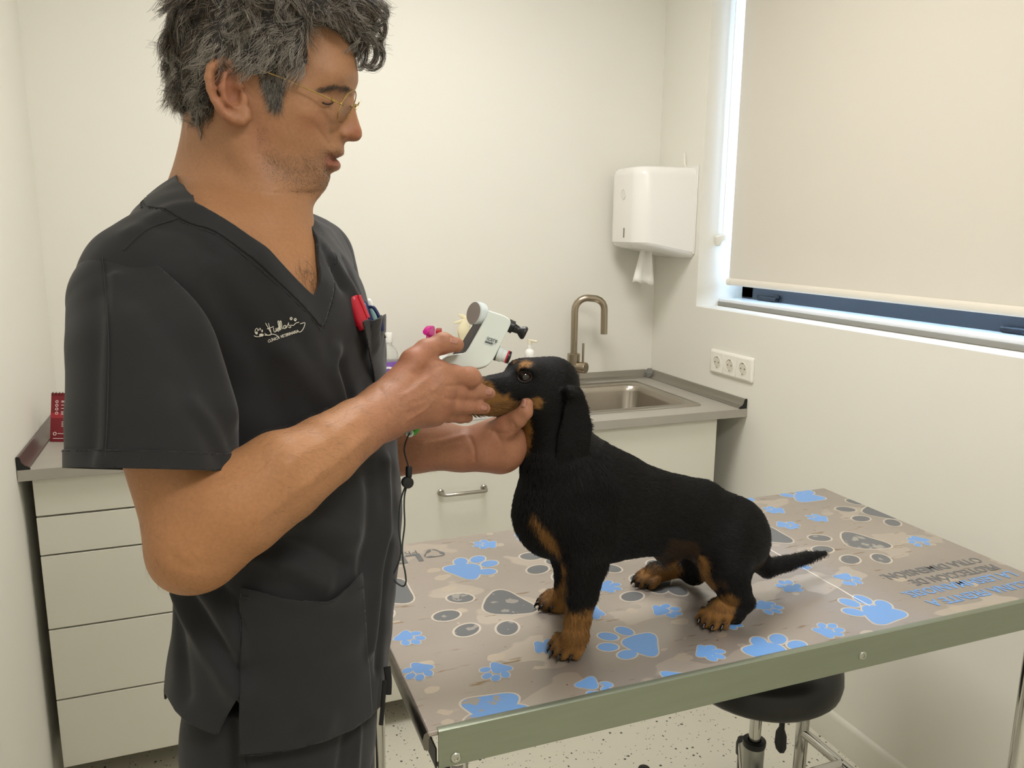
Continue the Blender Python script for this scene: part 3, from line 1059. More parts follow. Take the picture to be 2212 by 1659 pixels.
def worn(base, name):
    """print colour with flaked-off spots"""
    m = bpy.data.materials.new(name)
    m.use_nodes = True
    nt = m.node_tree
    b = nt.nodes['Principled BSDF']
    b.inputs['Roughness'].default_value = .36
    tc = nt.nodes.new('ShaderNodeTexCoord')
    nz = nt.nodes.new('ShaderNodeTexNoise')
    nz.inputs['Scale'].default_value = 42
    nz.inputs['Detail'].default_value = 5
    gt = nt.nodes.new('ShaderNodeMapRange')
    gt.inputs[1].default_value, gt.inputs[2].default_value = .58, .60
    mx = nt.nodes.new('ShaderNodeMix')
    mx.data_type = 'RGBA'
    mx.inputs[6].default_value = lin(base)
    mx.inputs[7].default_value = lin('#9a958d')
    nt.links.new(tc.outputs['Object'], nz.inputs['Vector'])
    nt.links.new(nz.outputs[0], gt.inputs[0])
    nt.links.new(gt.outputs[0], mx.inputs[0])
    nt.links.new(mx.outputs[2], b.inputs['Base Color'])
    return m


greyw_m, bluew_m = worn('#66686a', 'print_grey_worn'), worn('#6b99d2', 'print_blue_worn')


def clip_poly(P):
    """clip to the table top"""
    def half(poly, fn):
        out = []
        for i in range(len(poly)):
            a, b = poly[i], poly[(i + 1) % len(poly)]
            fa, fb = fn(a), fn(b)
            if fa >= 0:
                out.append(a)
            if fa * fb < 0:
                t = fa / (fa - fb)
                out.append(a + (b - a) * t)
        return out
    for fn in (lambda q: q[0] - TX0 - .003, lambda q: TX1 - .003 - q[0], lambda q: q[1] - TY0 - .0115, lambda q: TY1 - .003 - q[1]):
        P = half(P, fn)
        if len(P) < 3:
            return []
    return P


def pad_outline(c, d, s, grow=0.0, n=40):
    """rounded three-lobed main pad; d points towards the toes"""
    e = np.array([-d[1], d[0]])
    pts = []
    for k in range(n):
        a = 2 * math.pi * k / n
        r = s * ((.40 if s > .05 else .355) + .060 * math.cos(3 * a) + .012 * math.cos(6 * a) - .035 * max(0, math.cos(a + math.pi)) ** 6)   # lobe towards toes and two heels
        pts.append(c + (r + grow) * (math.cos(a) * d * .92 + math.sin(a) * e * 1.12))
    return pts


def ell(c, d, ra, rb, n=24):
    e = np.array([-d[1], d[0]])
    return [c + ra * math.cos(2 * math.pi * k / n) * d + rb * math.sin(2 * math.pi * k / n) * e for k in range(n)]


def paw(kind, pad, toes, s, worn_=False):
    T = [onz(q[0], q[1], TZ)[:2] for q in toes]
    c = onz(pad[0], pad[1], TZ)[:2]
    d = np.mean(T, 0) - c
    d /= np.linalg.norm(d)
    m = {'b': bluew_m if worn_ else blue_m, 'g': greyw_m if worn_ else grey_m}[kind]
    po_, pb = MB(), MB()
    for (mb, z, g) in ((pb, TZ + .0002, s * .035), (po_, TZ + .0004, 0)):
        shapes = [pad_outline(c, d, s, g)]
        for t in T:
            dd = t - (c - d * s * .25)
            dd /= np.linalg.norm(dd)
            shapes.append(ell(t, dd, s * .215 + g, s * .160 + g))
        for i_, sh in enumerate(shapes):
            sh = clip_poly(sh)
            if len(sh) > 2:
                mb.add([(q[0], q[1], z + .00002 * i_) for q in sh], [tuple(range(len(sh)))])
    if not po_.f:
        return
    o = po_.build('paw_print', m, tp_, smooth=False, fix=False)
    if pb.f:
        pb.build('print_outline', pale_m, tp_, smooth=False, fix=False)
    for q in (o,):
        pass


def z4(*pts):
    return [(840 + x * .3369, 1100 + y * .3369) for x, y in pts]


def z5(*pts):
    return [(1500 + x * .3219, 1020 + y * .3219) for x, y in pts]


P4 = [('g', (760, 605), [(458, 570), (370, 683), (500, 775), (760, 763)], .105, True),
      ('g', (1170, 300), [(915, 302), (955, 387), (1075, 330), (1110, 430)], .105, False),
      ('g', (20, 530), [(-90, 420), (-120, 500), (-100, 600), (-40, 680)], .105, False),
      ('g', (1700, 460), [(1420, 380), (1710, 357), (1850, 520), (1560, 560)], .100, False),
      ('b', (485, 395), [(460, 337), (570, 322), (645, 350), (630, 402)], .082, False),
      ('b', (1630, 865), [(1510, 782), (1405, 817), (1405, 885), (1528, 933)], .074, False),
      ('b', (660, 1260), [(850, 1295), (545, 1365), (640, 1420), (760, 1390)], .082, True),
      ('b', (97, 815), [(172, 797), (200, 826), (172, 852), (107, 858)], .040, False),
      ('b', (207, 1016), [(120, 1035), (138, 1072), (198, 1080), (253, 1052)], .040, False),
      ('b', (712, 1018), [(618, 1030), (630, 1070), (686, 1083), (747, 1062)], .040, False),
      ('b', (652, 227), [(572, 217), (612, 206), (570, 236), (610, 247)], .042, False),
      ('b', (870, 180), [(830, 170), (850, 160), (845, 190), (880, 195)], .036, False),
      ('b', (978, 885), [(1023, 848), (1060, 870), (1055, 905), (1025, 915)], .040, False),
      ('b', (1275, 1118), [(1340, 1190), (1300, 1190), (1395, 1125), (1400, 1160)], .042, True),
      ('b', (1385, 497), [(1405, 470), (1455, 484), (1460, 510), (1418, 523)], .042, False),
      ('b', (1325, 658), [(1290, 640), (1310, 630), (1300, 690), (1332, 692)], .040, False),
      ('b', (1738, 650), [(1775, 622), (1835, 640), (1845, 668), (1810, 683)], .042, False),
      ('b', (1840, 1078), [(1800, 1120), (1840, 1130), (1880, 1120)], .050, False),
      ('b', (176, 1385), [(140, 1340), (150, 1420)], .03, False)]
P5 = [('g', (1130, 465), [(840, 442), (860, 520), (1045, 587), (1253, 580)], .105, True),
      ('g', (1255, 268), [(1080, 200), (1015, 250), (1118, 312), (1330, 340)], .100, False),
      ('g', (500, 420), [(330, 330), (300, 420), (330, 500), (420, 520)], .105, False),
      ('b', (1265, 955), [(1040, 877), (1130, 857), (1268, 892), (1068, 940)], .082, False),
      ('b', (505, 1215), [(435, 1142), (560, 1120), (688, 1162)], .078, False),
      ('b', (762, 172), [(620, 155), (765, 135), (690, 130)], .082, False),
      ('b', (372, 180), [(310, 183), (340, 175), (345, 190), (325, 172)], .036, False),
      ('b', (567, 257), [(485, 245), (515, 238), (505, 262), (535, 270)], .042, False),
      ('b', (857, 312), [(775, 297), (815, 290), (790, 315), (825, 324)], .042, False),
      ('b', (590, 352), [(645, 340), (680, 355), (675, 370), (640, 375)], .042, False),
      ('b', (1512, 450), [(1455, 450), (1460, 470), (1500, 490), (1560, 480)], .042, False),
      ('b', (1000, 702), [(1085, 712), (1095, 737), (1055, 748), (1020, 745)], .042, False),
      ('b', (655, 785), [(590, 742), (635, 740), (690, 765), (575, 765)], .042, False),
      ('b', (455, 895), [(505, 882), (560, 907), (550, 933), (495, 940)], .042, False),
      ('b', (720, 636), [(690, 625), (735, 622), (760, 640)], .034, False),
      ('b', (875, 1075), [(855, 1030), (925, 1032), (970, 1060), (960, 1088)], .042, False),
      ('b', (65, 1205), [(105, 1178), (165, 1203), (165, 1237), (115, 1250)], .042, False),
      ('b', (235, 1005), [(285, 995), (290, 1025), (255, 1040)], .040, False)]
for k, pad, toes, s, w in P4:
    paw(k, z4(pad)[0], z4(*toes), s, w)
for k, pad, toes, s, w in P5:
    paw(k, z5(pad)[0], z5(*toes), s, w)


def table_text(body, start, end, m, bold=1.0):
    """lettering that reads from the far side: starts at the right"""
    a, b = onz(*start, TZ), onz(*end, TZ)
    w = abs(a[0] - b[0])
    probe = text_mesh('probe', body, 1.0, m, None, Matrix.Identity(4), 0)
    wx = max(v.co.x for v in probe.data.vertices)
    bpy.data.objects.remove(probe, do_unlink=True)
    size = .032
    return text_mesh('lettering', body, size, m, tp_, basis((a[0], (a[1] + b[1]) / 2, TZ + .00045), (-1, 0, 0), (0, -1, 0)), .00005, w / (wx * size), 'LEFT', 2, bold=.0006)


s5 = lambda x, y: z5((x, y))[0]
table_text('OTRA DIMENSIÓN.', s5(1885, 574), s5(1235, 690), grey_m)
table_text('PROTECCIÓN DE', s5(1990, 618), s5(1430, 728), grey_m)
table_text('LA LEISHMANIOSIS.', s5(2118, 668), s5(1375, 805), blue_m)
table_text('VACUNA FRENTE A', s5(2290, 710), s5(1545, 866), blue_m)
a = onz(909, 1196, TZ)
text_mesh('lettering', 'LETI', .050, grey_m, tp_, basis((a[0], a[1], TZ + .00045), (-1, 0, 0), (0, -1, 0)), .00005, 1.25, 'LEFT', 2, bold=.0015)
a = onz(900, 1189, TZ)
text_mesh('lettering', 'Pharma', .026, grey_m, tp_, basis((a[0], a[1], TZ + .00045), (-1, 0, 0), (0, -1, 0)), .00005, 1.0, 'LEFT', 2)
# welt where two sheets of film meet, its bright reflection painted off-white
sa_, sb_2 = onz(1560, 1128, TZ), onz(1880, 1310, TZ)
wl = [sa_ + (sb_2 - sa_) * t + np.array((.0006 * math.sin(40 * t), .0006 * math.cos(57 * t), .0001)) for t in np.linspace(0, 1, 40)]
MB().tube(wl, .0011, 8, flat=.5).build('film_welt', mat('welt_glint', '#f2ede6', .15), tp_)
# three-blade emblem
ce = onz(937, 1196, TZ)[:2]
em = MB()
for k in range(3):
    a0 = math.radians(90 + 120 * k)
    pts = []
    for t in np.linspace(0, 1, 9):
        a = a0 + math.radians(118) * t
        r = .0195 * (1 + .16 * math.cos(3 * (a - math.radians(90))))
        pts.append((ce[0] + r * math.cos(a), ce[1] + r * math.sin(a), TZ + .00045))
    for t in np.linspace(1, 0, 9)[1:-1]:
        a = a0 + math.radians(118) * t
        r = .0195 * (.98 - .62 * (1 - t) ** .8 * (t + .12) ** .3)
        pts.append((ce[0] + r * math.cos(a), ce[1] + r * math.sin(a), TZ + .00045))
    em.add(pts, [tuple(range(len(pts)))])
em.build('emblem', grey_m, tp_, smooth=False)

# ================================================================== stool under the table
st_ = empty('stool', (-0.486, -1.353, 0), 'round black padded stool with chrome gas column under the table', 'stool')
sx, sy = -0.486, -1.353
vinyl = mat('black_vinyl', '#141516', 0.35, bump=(30, .15, .002))
MB().lathe([(.0, .435), (.150, .435), (.168, .440), (.180, .452), (.184, .470), (.182, .495), (.172, .512), (.150, .520), (0, .524)], (sx, sy, 0), n=40).build('seat', vinyl, st_, sharp=.9)
MB().lathe([(.0140, .25), (.0140, .436)], (sx, sy, 0), n=20).build('piston', chrome_m, st_)
MB().lathe([(.0245, .10), (.0245, .272)], (sx, sy, 0), n=24).build('column', mat('column_grey', '#9fa09b', .3, metal=.9), st_)
MB().lathe([(.026, .268), (.027, .272), (.027, .282), (.016, .284), (.016, .27)], (sx, sy, 0), n=24).build('column_ring', black_m, st_)
lv = np.array([0.36, -0.93, 0])
l0 = np.array([sx, sy, .428])
tgt = onz(1655, 1560, .40)
q = [l0, l0 + lv * .045 + (0, 0, -.004), l0 + lv * .062 + (0, 0, -.016), l0 + lv * .066 + (0, 0, -.05)]
lvo = MB().tube(q, .0034, 8)
lvo.build('lever', black_m, st_)
e0 = q[-1]
MB().tube([e0 + (0, 0, .012), e0 + (0, 0, -.002), e0 + (0, 0, -.030), e0 + (0, 0, -.045), e0 + (0, 0, -.075), e0 + (0, 0, -.088), e0 + (0, 0, -.094)], [.0075, .0075, .008, .0155, .017, .012, .003], 14, flat=.45).build('lever_paddle', black_m, st_)
for k in range(5):
    a = 2 * math.pi * k / 5 + .98
    d = np.array([math.cos(a), math.sin(a), 0])
    c = np.array([sx, sy, 0])
    leg_ = MB().tube([c + d * .015 + (0, 0, .115), c + d * .12 + (0, 0, .100), c + d * .27 + (0, 0, .085)], [.020, .018, .014], 12).build('base_arm', chrome_m, st_)
    MB().lathe([(.0, .052), (.018, .055), (.019, .085), (.015, .100), (0, .104)], c + d * .272, n=16).build('arm_cap', black_m, leg_)
    s = np.array([-d[1], d[0], 0])
    MB().lathe([(.012, -.012), (.025, -.011), (.026, 0), (.025, .011), (.012, .012)], c + d * .268 + np.array((0, 0, .0265)), s, 20).build('castor', black_m, leg_)

# ================================================================== organic modelling: blended solids -> mesh
class Prim:
    def __init__(self, f, c, r, k=.01, op='u'):
        self.f, self.c, self.r, self.k, self.op = f, np.asarray(c, float), r, k, op


def A3(q):
    return np.asarray(q, float)


def cone(a, b, ra, rb, k=.01, op='u', flat=None):
    """tapered capsule; flat=(axis, s) squeezes it by s along an axis"""
    a, b = A3(a), A3(b)
    ab = b - a
    L2 = max(ab @ ab, 1e-12)
    if flat is not None:
        ax = A3(flat[0])
        ax = ax / np.linalg.norm(ax)
        s = flat[1]

    def f(P):
        Q = P - a
        t = np.clip(Q @ ab / L2, 0, 1)
        D = Q - t[:, None] * ab
        if flat is not None:
            D = D + ((1 / s - 1) * (D @ ax))[:, None] * ax
            return (np.sqrt((D * D).sum(1)) - (ra + (rb - ra) * t)) * max(s, .55)
        return np.sqrt((D * D).sum(1)) - (ra + (rb - ra) * t)
    return Prim(f, (a + b) / 2, math.sqrt(L2) / 2 + max(ra, rb), k, op)


def chain(pts, rs, k=.008, op='u', flat=None):
    return [cone(pts[i], pts[i + 1], rs[i], rs[i + 1], k if i == 0 else min(k, .004), op, flat) for i in range(len(pts) - 1)]


def ellipsoid(c, rad, axes=None, k=.01, op='u'):
    c, rad = A3(c), A3(rad)
    ax = np.eye(3) if axes is None else np.array([A3(q) / np.linalg.norm(q) for q in axes])

    def f(P):
        Q = (P - c) @ ax.T
        k0 = np.sqrt(((Q / rad) ** 2).sum(1))
        k1 = np.sqrt(((Q / rad ** 2) ** 2).sum(1)) + 1e-9
        return k0 * (k0 - 1) / k1
    return Prim(f, c, rad.max(), k, op)


def stack(levels, ax_a, ax_b, p=2.3, k=.02, op='u'):
    """levels: (z, cx, cy, a, b) elliptical sections along z"""
    Lv = np.array(sorted(levels))
    zs = Lv[:, 0]
    zf = np.linspace(zs[0], zs[-1], 80)

    def sm(col):
        # smooth interpolation (Catmull-Rom like)
        y = Lv[:, col]
        m = np.gradient(y, zs)
        i = np.clip(np.searchsorted(zs, zf) - 1, 0, len(zs) - 2)
        h = zs[i + 1] - zs[i]
        t = (zf - zs[i]) / h
        return (2 * t ** 3 - 3 * t ** 2 + 1) * y[i] + (t ** 3 - 2 * t ** 2 + t) * h * m[i] + (-2 * t ** 3 + 3 * t ** 2) * y[i + 1] + (t ** 3 - t ** 2) * h * m[i + 1]
    C = [sm(i) for i in (1, 2, 3, 4)]
    ax_a, ax_b = A3(ax_a), A3(ax_b)

    def f(P):
        z = np.clip(P[:, 2], zs[0], zs[-1])
        cx, cy, a, b = (np.interp(z, zf, c) for c in C)
        Q = np.stack([P[:, 0] - cx, P[:, 1] - cy, np.zeros(len(P))], 1)
        u, v = np.abs(Q @ ax_a) / a, np.abs(Q @ ax_b) / b
        q = (u ** p + v ** p) ** (1 / p)
        d = (q - 1) * np.minimum(a, b)
        e = np.maximum(zs[0] - P[:, 2], P[:, 2] - zs[-1])
        return np.where((d > 0) & (e > 0), np.sqrt(np.maximum(d, 0) ** 2 + np.maximum(e, 0) ** 2), np.maximum(d, e))
    c = np.array([Lv[:, 1].mean(), Lv[:, 2].mean(), (zs[0] + zs[-1]) / 2])
    r = (zs[-1] - zs[0]) / 2 + Lv[:, 3:].max() + .05
    return Prim(f, c, r, k, op)


def ev(prims, P):
    d = np.full(len(P), 1.0)
    for pr in prims:
        x = pr.f(P)
        k = pr.k
        if pr.op == 'u':
            h = np.maximum(k - np.abs(d - x), 0) / k
            d = np.minimum(d, x) - h * h * k * .25
        elif pr.op == 's':
            h = np.maximum(k - np.abs(d + x), 0) / k
            d = np.maximum(d, -x) + h * h * k * .25
        elif pr.op == 'd':          # displacement: adds a bounded offset
            d = d + x
    return d


def mesh_sdf(prims, lo, hi, h):
    """naive surface nets on sparse blocks; returns V, quads"""
    lo, hi = A3(lo), A3(hi)
    B, S = 8, 4
    nb = np.ceil((hi - lo) / (h * B * S)).astype(int)
    I = np.stack(np.meshgrid(*[np.arange(n) for n in nb], indexing='ij'), -1).reshape(-1, 3)
    side = h * B * S
    cen = lo + (I + .5) * side
    Rs = .866 * side
    dc = ev(prims, cen)
    keep = np.abs(dc) < Rs * 1.7 + .01
    sub = np.stack(np.meshgrid(*[np.arange(S)] * 3, indexing='ij'), -1).reshape(-1, 3)
    cor = np.stack(np.meshgrid(*[np.arange(B + 1)] * 3, indexing='ij'), -1).reshape(-1, 3)
    BI, VV = [], []
    for i, c in zip(I[keep], cen[keep]):
        loc = [pr for pr in prims if np.linalg.norm(pr.c - c) < pr.r + Rs + .03 + pr.k]
        if not loc:
            continue
        b = i * S + sub
        bc = lo + (b + .5) * (h * B)
        d = ev(loc, bc)
        m = np.abs(d) < .866 * h * B * 1.7 + .004
        if not m.any():
            continue
        b = b[m]
        P = lo + h * (b[:, None, :] * B + cor[None]).reshape(-1, 3)
        v = ev(loc, P).reshape(len(b), B + 1, B + 1, B + 1)
        s = (v < 0).reshape(len(b), -1)
        mm = s.any(1) & ~s.all(1)
        BI.append(b[mm])
        VV.append(v[mm])
    BI, VV = np.concatenate(BI), np.concatenate(VV)
    NG = nb * S * B + 4
    gid = lambda g: (g[..., 0] * NG[1] + g[..., 1]) * NG[2] + g[..., 2]
    neg = VV < 0
    cnt = sum(neg[:, a:a + B, b:b + B, c:c + B].astype(np.int8) for a in (0, 1) for b in (0, 1) for c in (0, 1))
    nbk, ci, cj, ck = np.nonzero((cnt > 0) & (cnt < 8))
    g = BI[nbk] * B + np.stack([ci, cj, ck], 1)
    cv = np.stack([VV[nbk, ci + a, cj + b, ck + c] for a in (0, 1) for b in (0, 1) for c in (0, 1)], 1)
    co = np.array([(a, b, c) for a in (0, 1) for b in (0, 1) for c in (0, 1)], float)
    acc = np.zeros((len(g), 3))
    num = np.zeros(len(g))
    for x in range(8):
        for ax_ in range(3):
            y = x | (4 >> ax_)
            if y == x:
                continue
            m = (cv[:, x] < 0) != (cv[:, y] < 0)
            t = cv[m, x] / (cv[m, x] - cv[m, y])
            acc[m] += co[x] + t[:, None] * (co[y] - co[x])
            num[m] += 1
    V = lo + h * (g + acc / num[:, None])
    ids = gid(g)
    order = np.argsort(ids)
    V, ids = V[order], ids[order]
    quads = []
    for ax_ in range(3):
        a = neg[:, :B, :B, :B]
        sl = [slice(0, B)] * 3
        sl[ax_] = slice(1, B + 1)
        b = neg[:, sl[0], sl[1], sl[2]]
        n_, i_, j_, k_ = np.nonzero(a != b)
        gg = BI[n_] * B + np.stack([i_, j_, k_], 1)
        u, w = (ax_ + 1) % 3, (ax_ + 2) % 3
        eu, ew = np.zeros(3, int), np.zeros(3, int)
        eu[u] = 1
        ew[w] = 1
        q = np.stack([gid(gg - eu - ew), gid(gg - ew), gid(gg), gid(gg - eu)], 1)
        inv = ~a[n_, i_, j_, k_]
        q[inv] = q[inv][:, ::-1]
        quads.append(q)
    Q = np.concatenate(quads)
    p = np.clip(np.searchsorted(ids, Q), 0, len(ids) - 1)
    ok = (ids[p] == Q).all(1)
    return V, p[ok]


def normals(V, Q):
    T = np.concatenate([Q[:, :3], Q[:, [0, 2, 3]]]) if Q.shape[1] == 4 else Q
    n = np.cross(V[T[:, 1]] - V[T[:, 0]], V[T[:, 2]] - V[T[:, 0]])
    N = np.zeros_like(V)
    for i in range(3):
        np.add.at(N, T[:, i], n)
    return N / (np.linalg.norm(N, axis=1)[:, None] + 1e-12)


def relax(V, Q, it=1, lam=.5):
    E = np.concatenate([Q[:, [0, 1]], Q[:, [1, 2]], Q[:, [2, 3]], Q[:, [3, 0]]]) if Q.shape[1] == 4 else np.concatenate([Q[:, [0, 1]], Q[:, [1, 2]], Q[:, [2, 0]]])
    E = np.concatenate([E, E[:, ::-1]])
    n = np.bincount(E[:, 0], minlength=len(V))[:, None]
    for _ in range(it):
        s = np.stack([np.bincount(E[:, 0], V[E[:, 1], i], len(V)) for i in range(3)], 1)
        V = V + lam * (s / np.maximum(n, 1) - V)
    return V


def tris(Q):
    return np.concatenate([Q[:, :3], Q[:, [0, 2, 3]]]) if Q.shape[1] == 4 else Q


def clip(V, T, g):
    """keep the part of a triangle mesh where g < 0"""
    ins = g < 0
    c = ins[T].sum(1)
    full = T[c == 3]
    newV, cache_e = [], []
    out = [full]
    extra = []
    base = len(V)
    for kk in (1, 2):
        t = T[c == kk]
        if not len(t):
            continue
        m = ins[t]
        odd = np.argmax(m if kk == 1 else ~m, 1)
        r = np.arange(len(t))
        a, b, d = t[r, odd], t[r, (odd + 1) % 3], t[r, (odd + 2) % 3]
        extra.append((kk, a, b, d))
    if extra:
        pairs = []
        for kk, a, b, d in extra:
            pairs += [np.stack([a, b], 1), np.stack([a, d], 1)]
        E = np.sort(np.concatenate(pairs), 1)
        U, inv = np.unique(E, axis=0, return_inverse=True)
        inv = inv.ravel()
        ga, gb = g[U[:, 0]], g[U[:, 1]]
        tt = (ga / (ga - gb))[:, None]
        NV = V[U[:, 0]] * (1 - tt) + V[U[:, 1]] * tt
        o = 0
        for kk, a, b, d in extra:
            n = len(a)
            e1 = base + inv[o:o + n]
            e2 = base + inv[o + n:o + 2 * n]
            o += 2 * n
            if kk == 1:
                out.append(np.stack([a, e1, e2], 1))
            else:
                out.append(np.stack([e1, b, d], 1))
                out.append(np.stack([e1, d, e2], 1))
        V = np.concatenate([V, NV])
    T = np.concatenate(out)
    used = np.unique(T)
    remap = np.full(len(V), -1)
    remap[used] = np.arange(len(used))
    return V[used], remap[T]


def poly_sd(P, poly):
    """signed distance of 2D points to a polygon (negative inside)"""
    poly = np.asarray(poly, float)
    d = np.full(len(P), 1e9)
    ins = np.zeros(len(P), bool)
    for i in range(len(poly)):
        a, b = poly[i], poly[(i + 1) % len(poly)]
        ab = b - a
        t = np.clip(((P - a) @ ab) / (ab @ ab + 1e-12), 0, 1)
        d = np.minimum(d, np.linalg.norm(P - a - t[:, None] * ab, axis=1))
        cr = (a[1] > P[:, 1]) != (b[1] > P[:, 1])
        xx = (b[0] - a[0]) * (P[:, 1] - a[1]) / (b[1] - a[1] + 1e-12) + a[0]
        ins ^= cr & (P[:, 0] < xx)
    return np.where(ins, -d, d)


def polyline_dist(P, line):
    line = np.asarray(line, float)
    d = np.full(len(P), 1e9)
    for i in range(len(line) - 1):
        a, b = line[i], line[i + 1]
        ab = b - a
        t = np.clip(((P - a) @ ab) / (ab @ ab + 1e-12), 0, 1)
        d = np.minimum(d, np.linalg.norm(P - a - t[:, None] * ab, axis=1))
    return d


class Surf:
    """finds the point of a surface seen at a picture position"""
    def __init__(self, V, T):
        self.b = BVHTree.FromPolygons([Vector(v) for v in V], [list(map(int, t)) for t in T])

    def hit(self, px, py, off=0.0, dflt=1.0):
        d = ray(px, py)
        h = self.b.ray_cast(Vector(CAM), Vector(d / np.linalg.norm(d)))
        if h[0] is None:
            return at(px, py, dflt), -d / np.linalg.norm(d)
        n = A3(h[1])
        if n @ d > 0:
            n = -n
        return A3(h[0]) + n * off, n

    def line(self, pts, off=0.0, dflt=1.0):
        return np.array([self.hit(x, y, off, dflt)[0] for x, y in pts])


def vnoise(P, scale, seed=0):
    """cheap smooth pseudo noise in [-1,1]"""
    r = np.random.default_rng(seed)
    o = np.zeros(len(P))
    for i in range(6):
        k = r.normal(size=3)
        k = k / np.linalg.norm(k) * scale * (0.6 + 0.9 * r.random())
        o += np.sin(P @ k + r.random() * 6.28)
    return o / 3.2


def set_color(me, col, name='Col'):
    a = me.color_attributes.new(name, 'FLOAT_COLOR', 'POINT')
    c = np.ones((len(col), 4), np.float32)
    c[:, :3] = col
    a.data.foreach_set('color', c.ravel())


def hair_object(name, pts, rad, m, parent, col=None):
    """pts (n strands, k points, 3), rad (k,) or (n,k)"""
    n, k, _ = pts.shape
    cu = bpy.data.hair_curves.new(name)
    cu.add_curves([k] * n)
    cu.position_data.foreach_set('vector', np.asarray(pts, np.float32).ravel())
    ra = cu.attributes.get('radius') or cu.attributes.new('radius', 'FLOAT', 'POINT')
    ra.data.foreach_set('value', np.broadcast_to(np.asarray(rad, np.float32), (n, k)).ravel().astype(np.float32))
    if col is not None:
        at_ = cu.attributes.new('hcol', 'FLOAT_COLOR', 'POINT')
        c = np.ones((n, k, 4), np.float32)
        c[:, :, :3] = np.asarray(col, np.float32)[:, None, :]
        at_.data.foreach_set('color', c.ravel())
    return link(name, cu, m, parent)


def attr_mat(name, attr, rough=.5, spec=.4, sss=0.0, bump=None, speckle=None, sheen=0.0):
    m = bpy.data.materials.new(name)
    m.use_nodes = True
    nt = m.node_tree
    b = nt.nodes['Principled BSDF']
    b.inputs['Roughness'].default_value = rough
    b.inputs['Specular IOR Level'].default_value = spec
    b.inputs['Sheen Weight'].default_value = sheen
    if sss:
        b.inputs['Subsurface Weight'].default_value = sss
        b.inputs['Subsurface Radius'].default_value = (0.010, 0.004, 0.002)
        b.inputs['Subsurface Scale'].default_value = .35
    an = nt.nodes.new('ShaderNodeAttribute')
    an.attribute_name = attr
    src = an.outputs['Color']
    tc = nt.nodes.new('ShaderNodeTexCoord')
    if speckle:
        nz = nt.nodes.new('ShaderNodeTexNoise')
        nz.inputs['Scale'].default_value = speckle[0]
        nz.inputs['Detail'].default_value = 4
        mr = nt.nodes.new('ShaderNodeMapRange')
        mr.inputs[1].default_value, mr.inputs[2].default_value = .3, .7
        mr.inputs[3].default_value, mr.inputs[4].default_value = speckle[1], 2 - speckle[1]
        mx = nt.nodes.new('ShaderNodeVectorMath')
        mx.operation = 'SCALE'
        nt.links.new(tc.outputs['Object'], nz.inputs['Vector'])
        nt.links.new(nz.outputs[0], mr.inputs[0])
        nt.links.new(src, mx.inputs[0])
        nt.links.new(mr.outputs[0], mx.inputs[3])
        src = mx.outputs[0]
    nt.links.new(src, b.inputs['Base Color'])
    if bump:
        nz = nt.nodes.new('ShaderNodeTexNoise')
        nz.inputs['Scale'].default_value = bump[0]
        nz.inputs['Detail'].default_value = 5
        bp = nt.nodes.new('ShaderNodeBump')
        bp.inputs['Strength'].default_value = bump[1]
        bp.inputs['Distance'].default_value = bump[2]
        nt.links.new(tc.outputs['Object'], nz.inputs['Vector'])
        nt.links.new(nz.outputs[0], bp.inputs['Height'])
        nt.links.new(bp.outputs[0], b.inputs['Normal'])
    return m


def sample_mesh(V, Q, n, seed=1, wgt=None):
    T = tris(Q)
    r = np.random.default_rng(seed)
    a, b, c = V[T[:, 0]], V[T[:, 1]], V[T[:, 2]]
    ar = np.linalg.norm(np.cross(b - a, c - a), axis=1)
    if wgt is not None:
        ar = ar * wgt[T].mean(1)
    i = r.choice(len(T), n, p=ar / ar.sum())
    u, v = r.random(n), r.random(n)
    s = u + v > 1
    u[s], v[s] = 1 - u[s], 1 - v[s]
    bc = np.stack([1 - u - v, u, v], 1)
    return (V[T[i]] * bc[:, :, None]).sum(1), T[i], bc


def interp(A, ti, bc):
    return (A[ti] * bc[:, :, None]).sum(1)


def fold(V, T, lines, N=None):
    """lines: (picture polyline, amplitude m, width m); raised (+) or sunk (-) along the surface normal"""
    sf = Surf(V, T)
    if N is None:
        N = normals(V, T)
    disp = np.zeros(len(V))
    for pts, amp, wd in lines:
        L_ = sf.line(smooth2(pts), dflt=.9)
        m = polyline_dist(V, L_)
        disp += amp * np.exp(-(m / wd) ** 2)
    return V + N * disp[:, None]


def smooth2(pts, n=4):
    return [(q[0], q[1]) for q in smooth_path([(x, y, 0) for x, y in pts], n)]

# ================================================================== the vet
FB, LB = A3((.788, -.616, 0)), A3((.616, .788, 0))       # chest facing, his left
man = empty('person', (-1.585, -1.80, 0), 'man in charcoal scrubs and round glasses examining the dog', 'person')

# ---------------- head: measured side profile with half-widths (mm)
HO, HD = (590.0, 190.0), .945
HS = F / HD
b_ = math.radians(-5)
HA = math.cos(b_) * CR - math.sin(b_) * CF           # face direction (level part)
HA[2] = 0
HA /= np.linalg.norm(HA)
HV = A3((0, 0, 1.0))
HC = np.cross(HV, HA)                                  # towards his left (away from the camera)
H0 = at(HO[0], HO[1], HD)


def hpn(px, py, w):
    """point of the near half of the head seen at a picture position, w metres off the mid plane"""
    d = ray(px, py)
    t = ((H0 - CAM) @ HC - w) / (d @ HC)
    return CAM + d * t


def hp(px, py):
    return hpn(px, py, 0.0)


def mirror_head(X):
    X = np.asarray(X, float)
    return X - 2 * ((X - H0) @ HC)[..., None] * HC


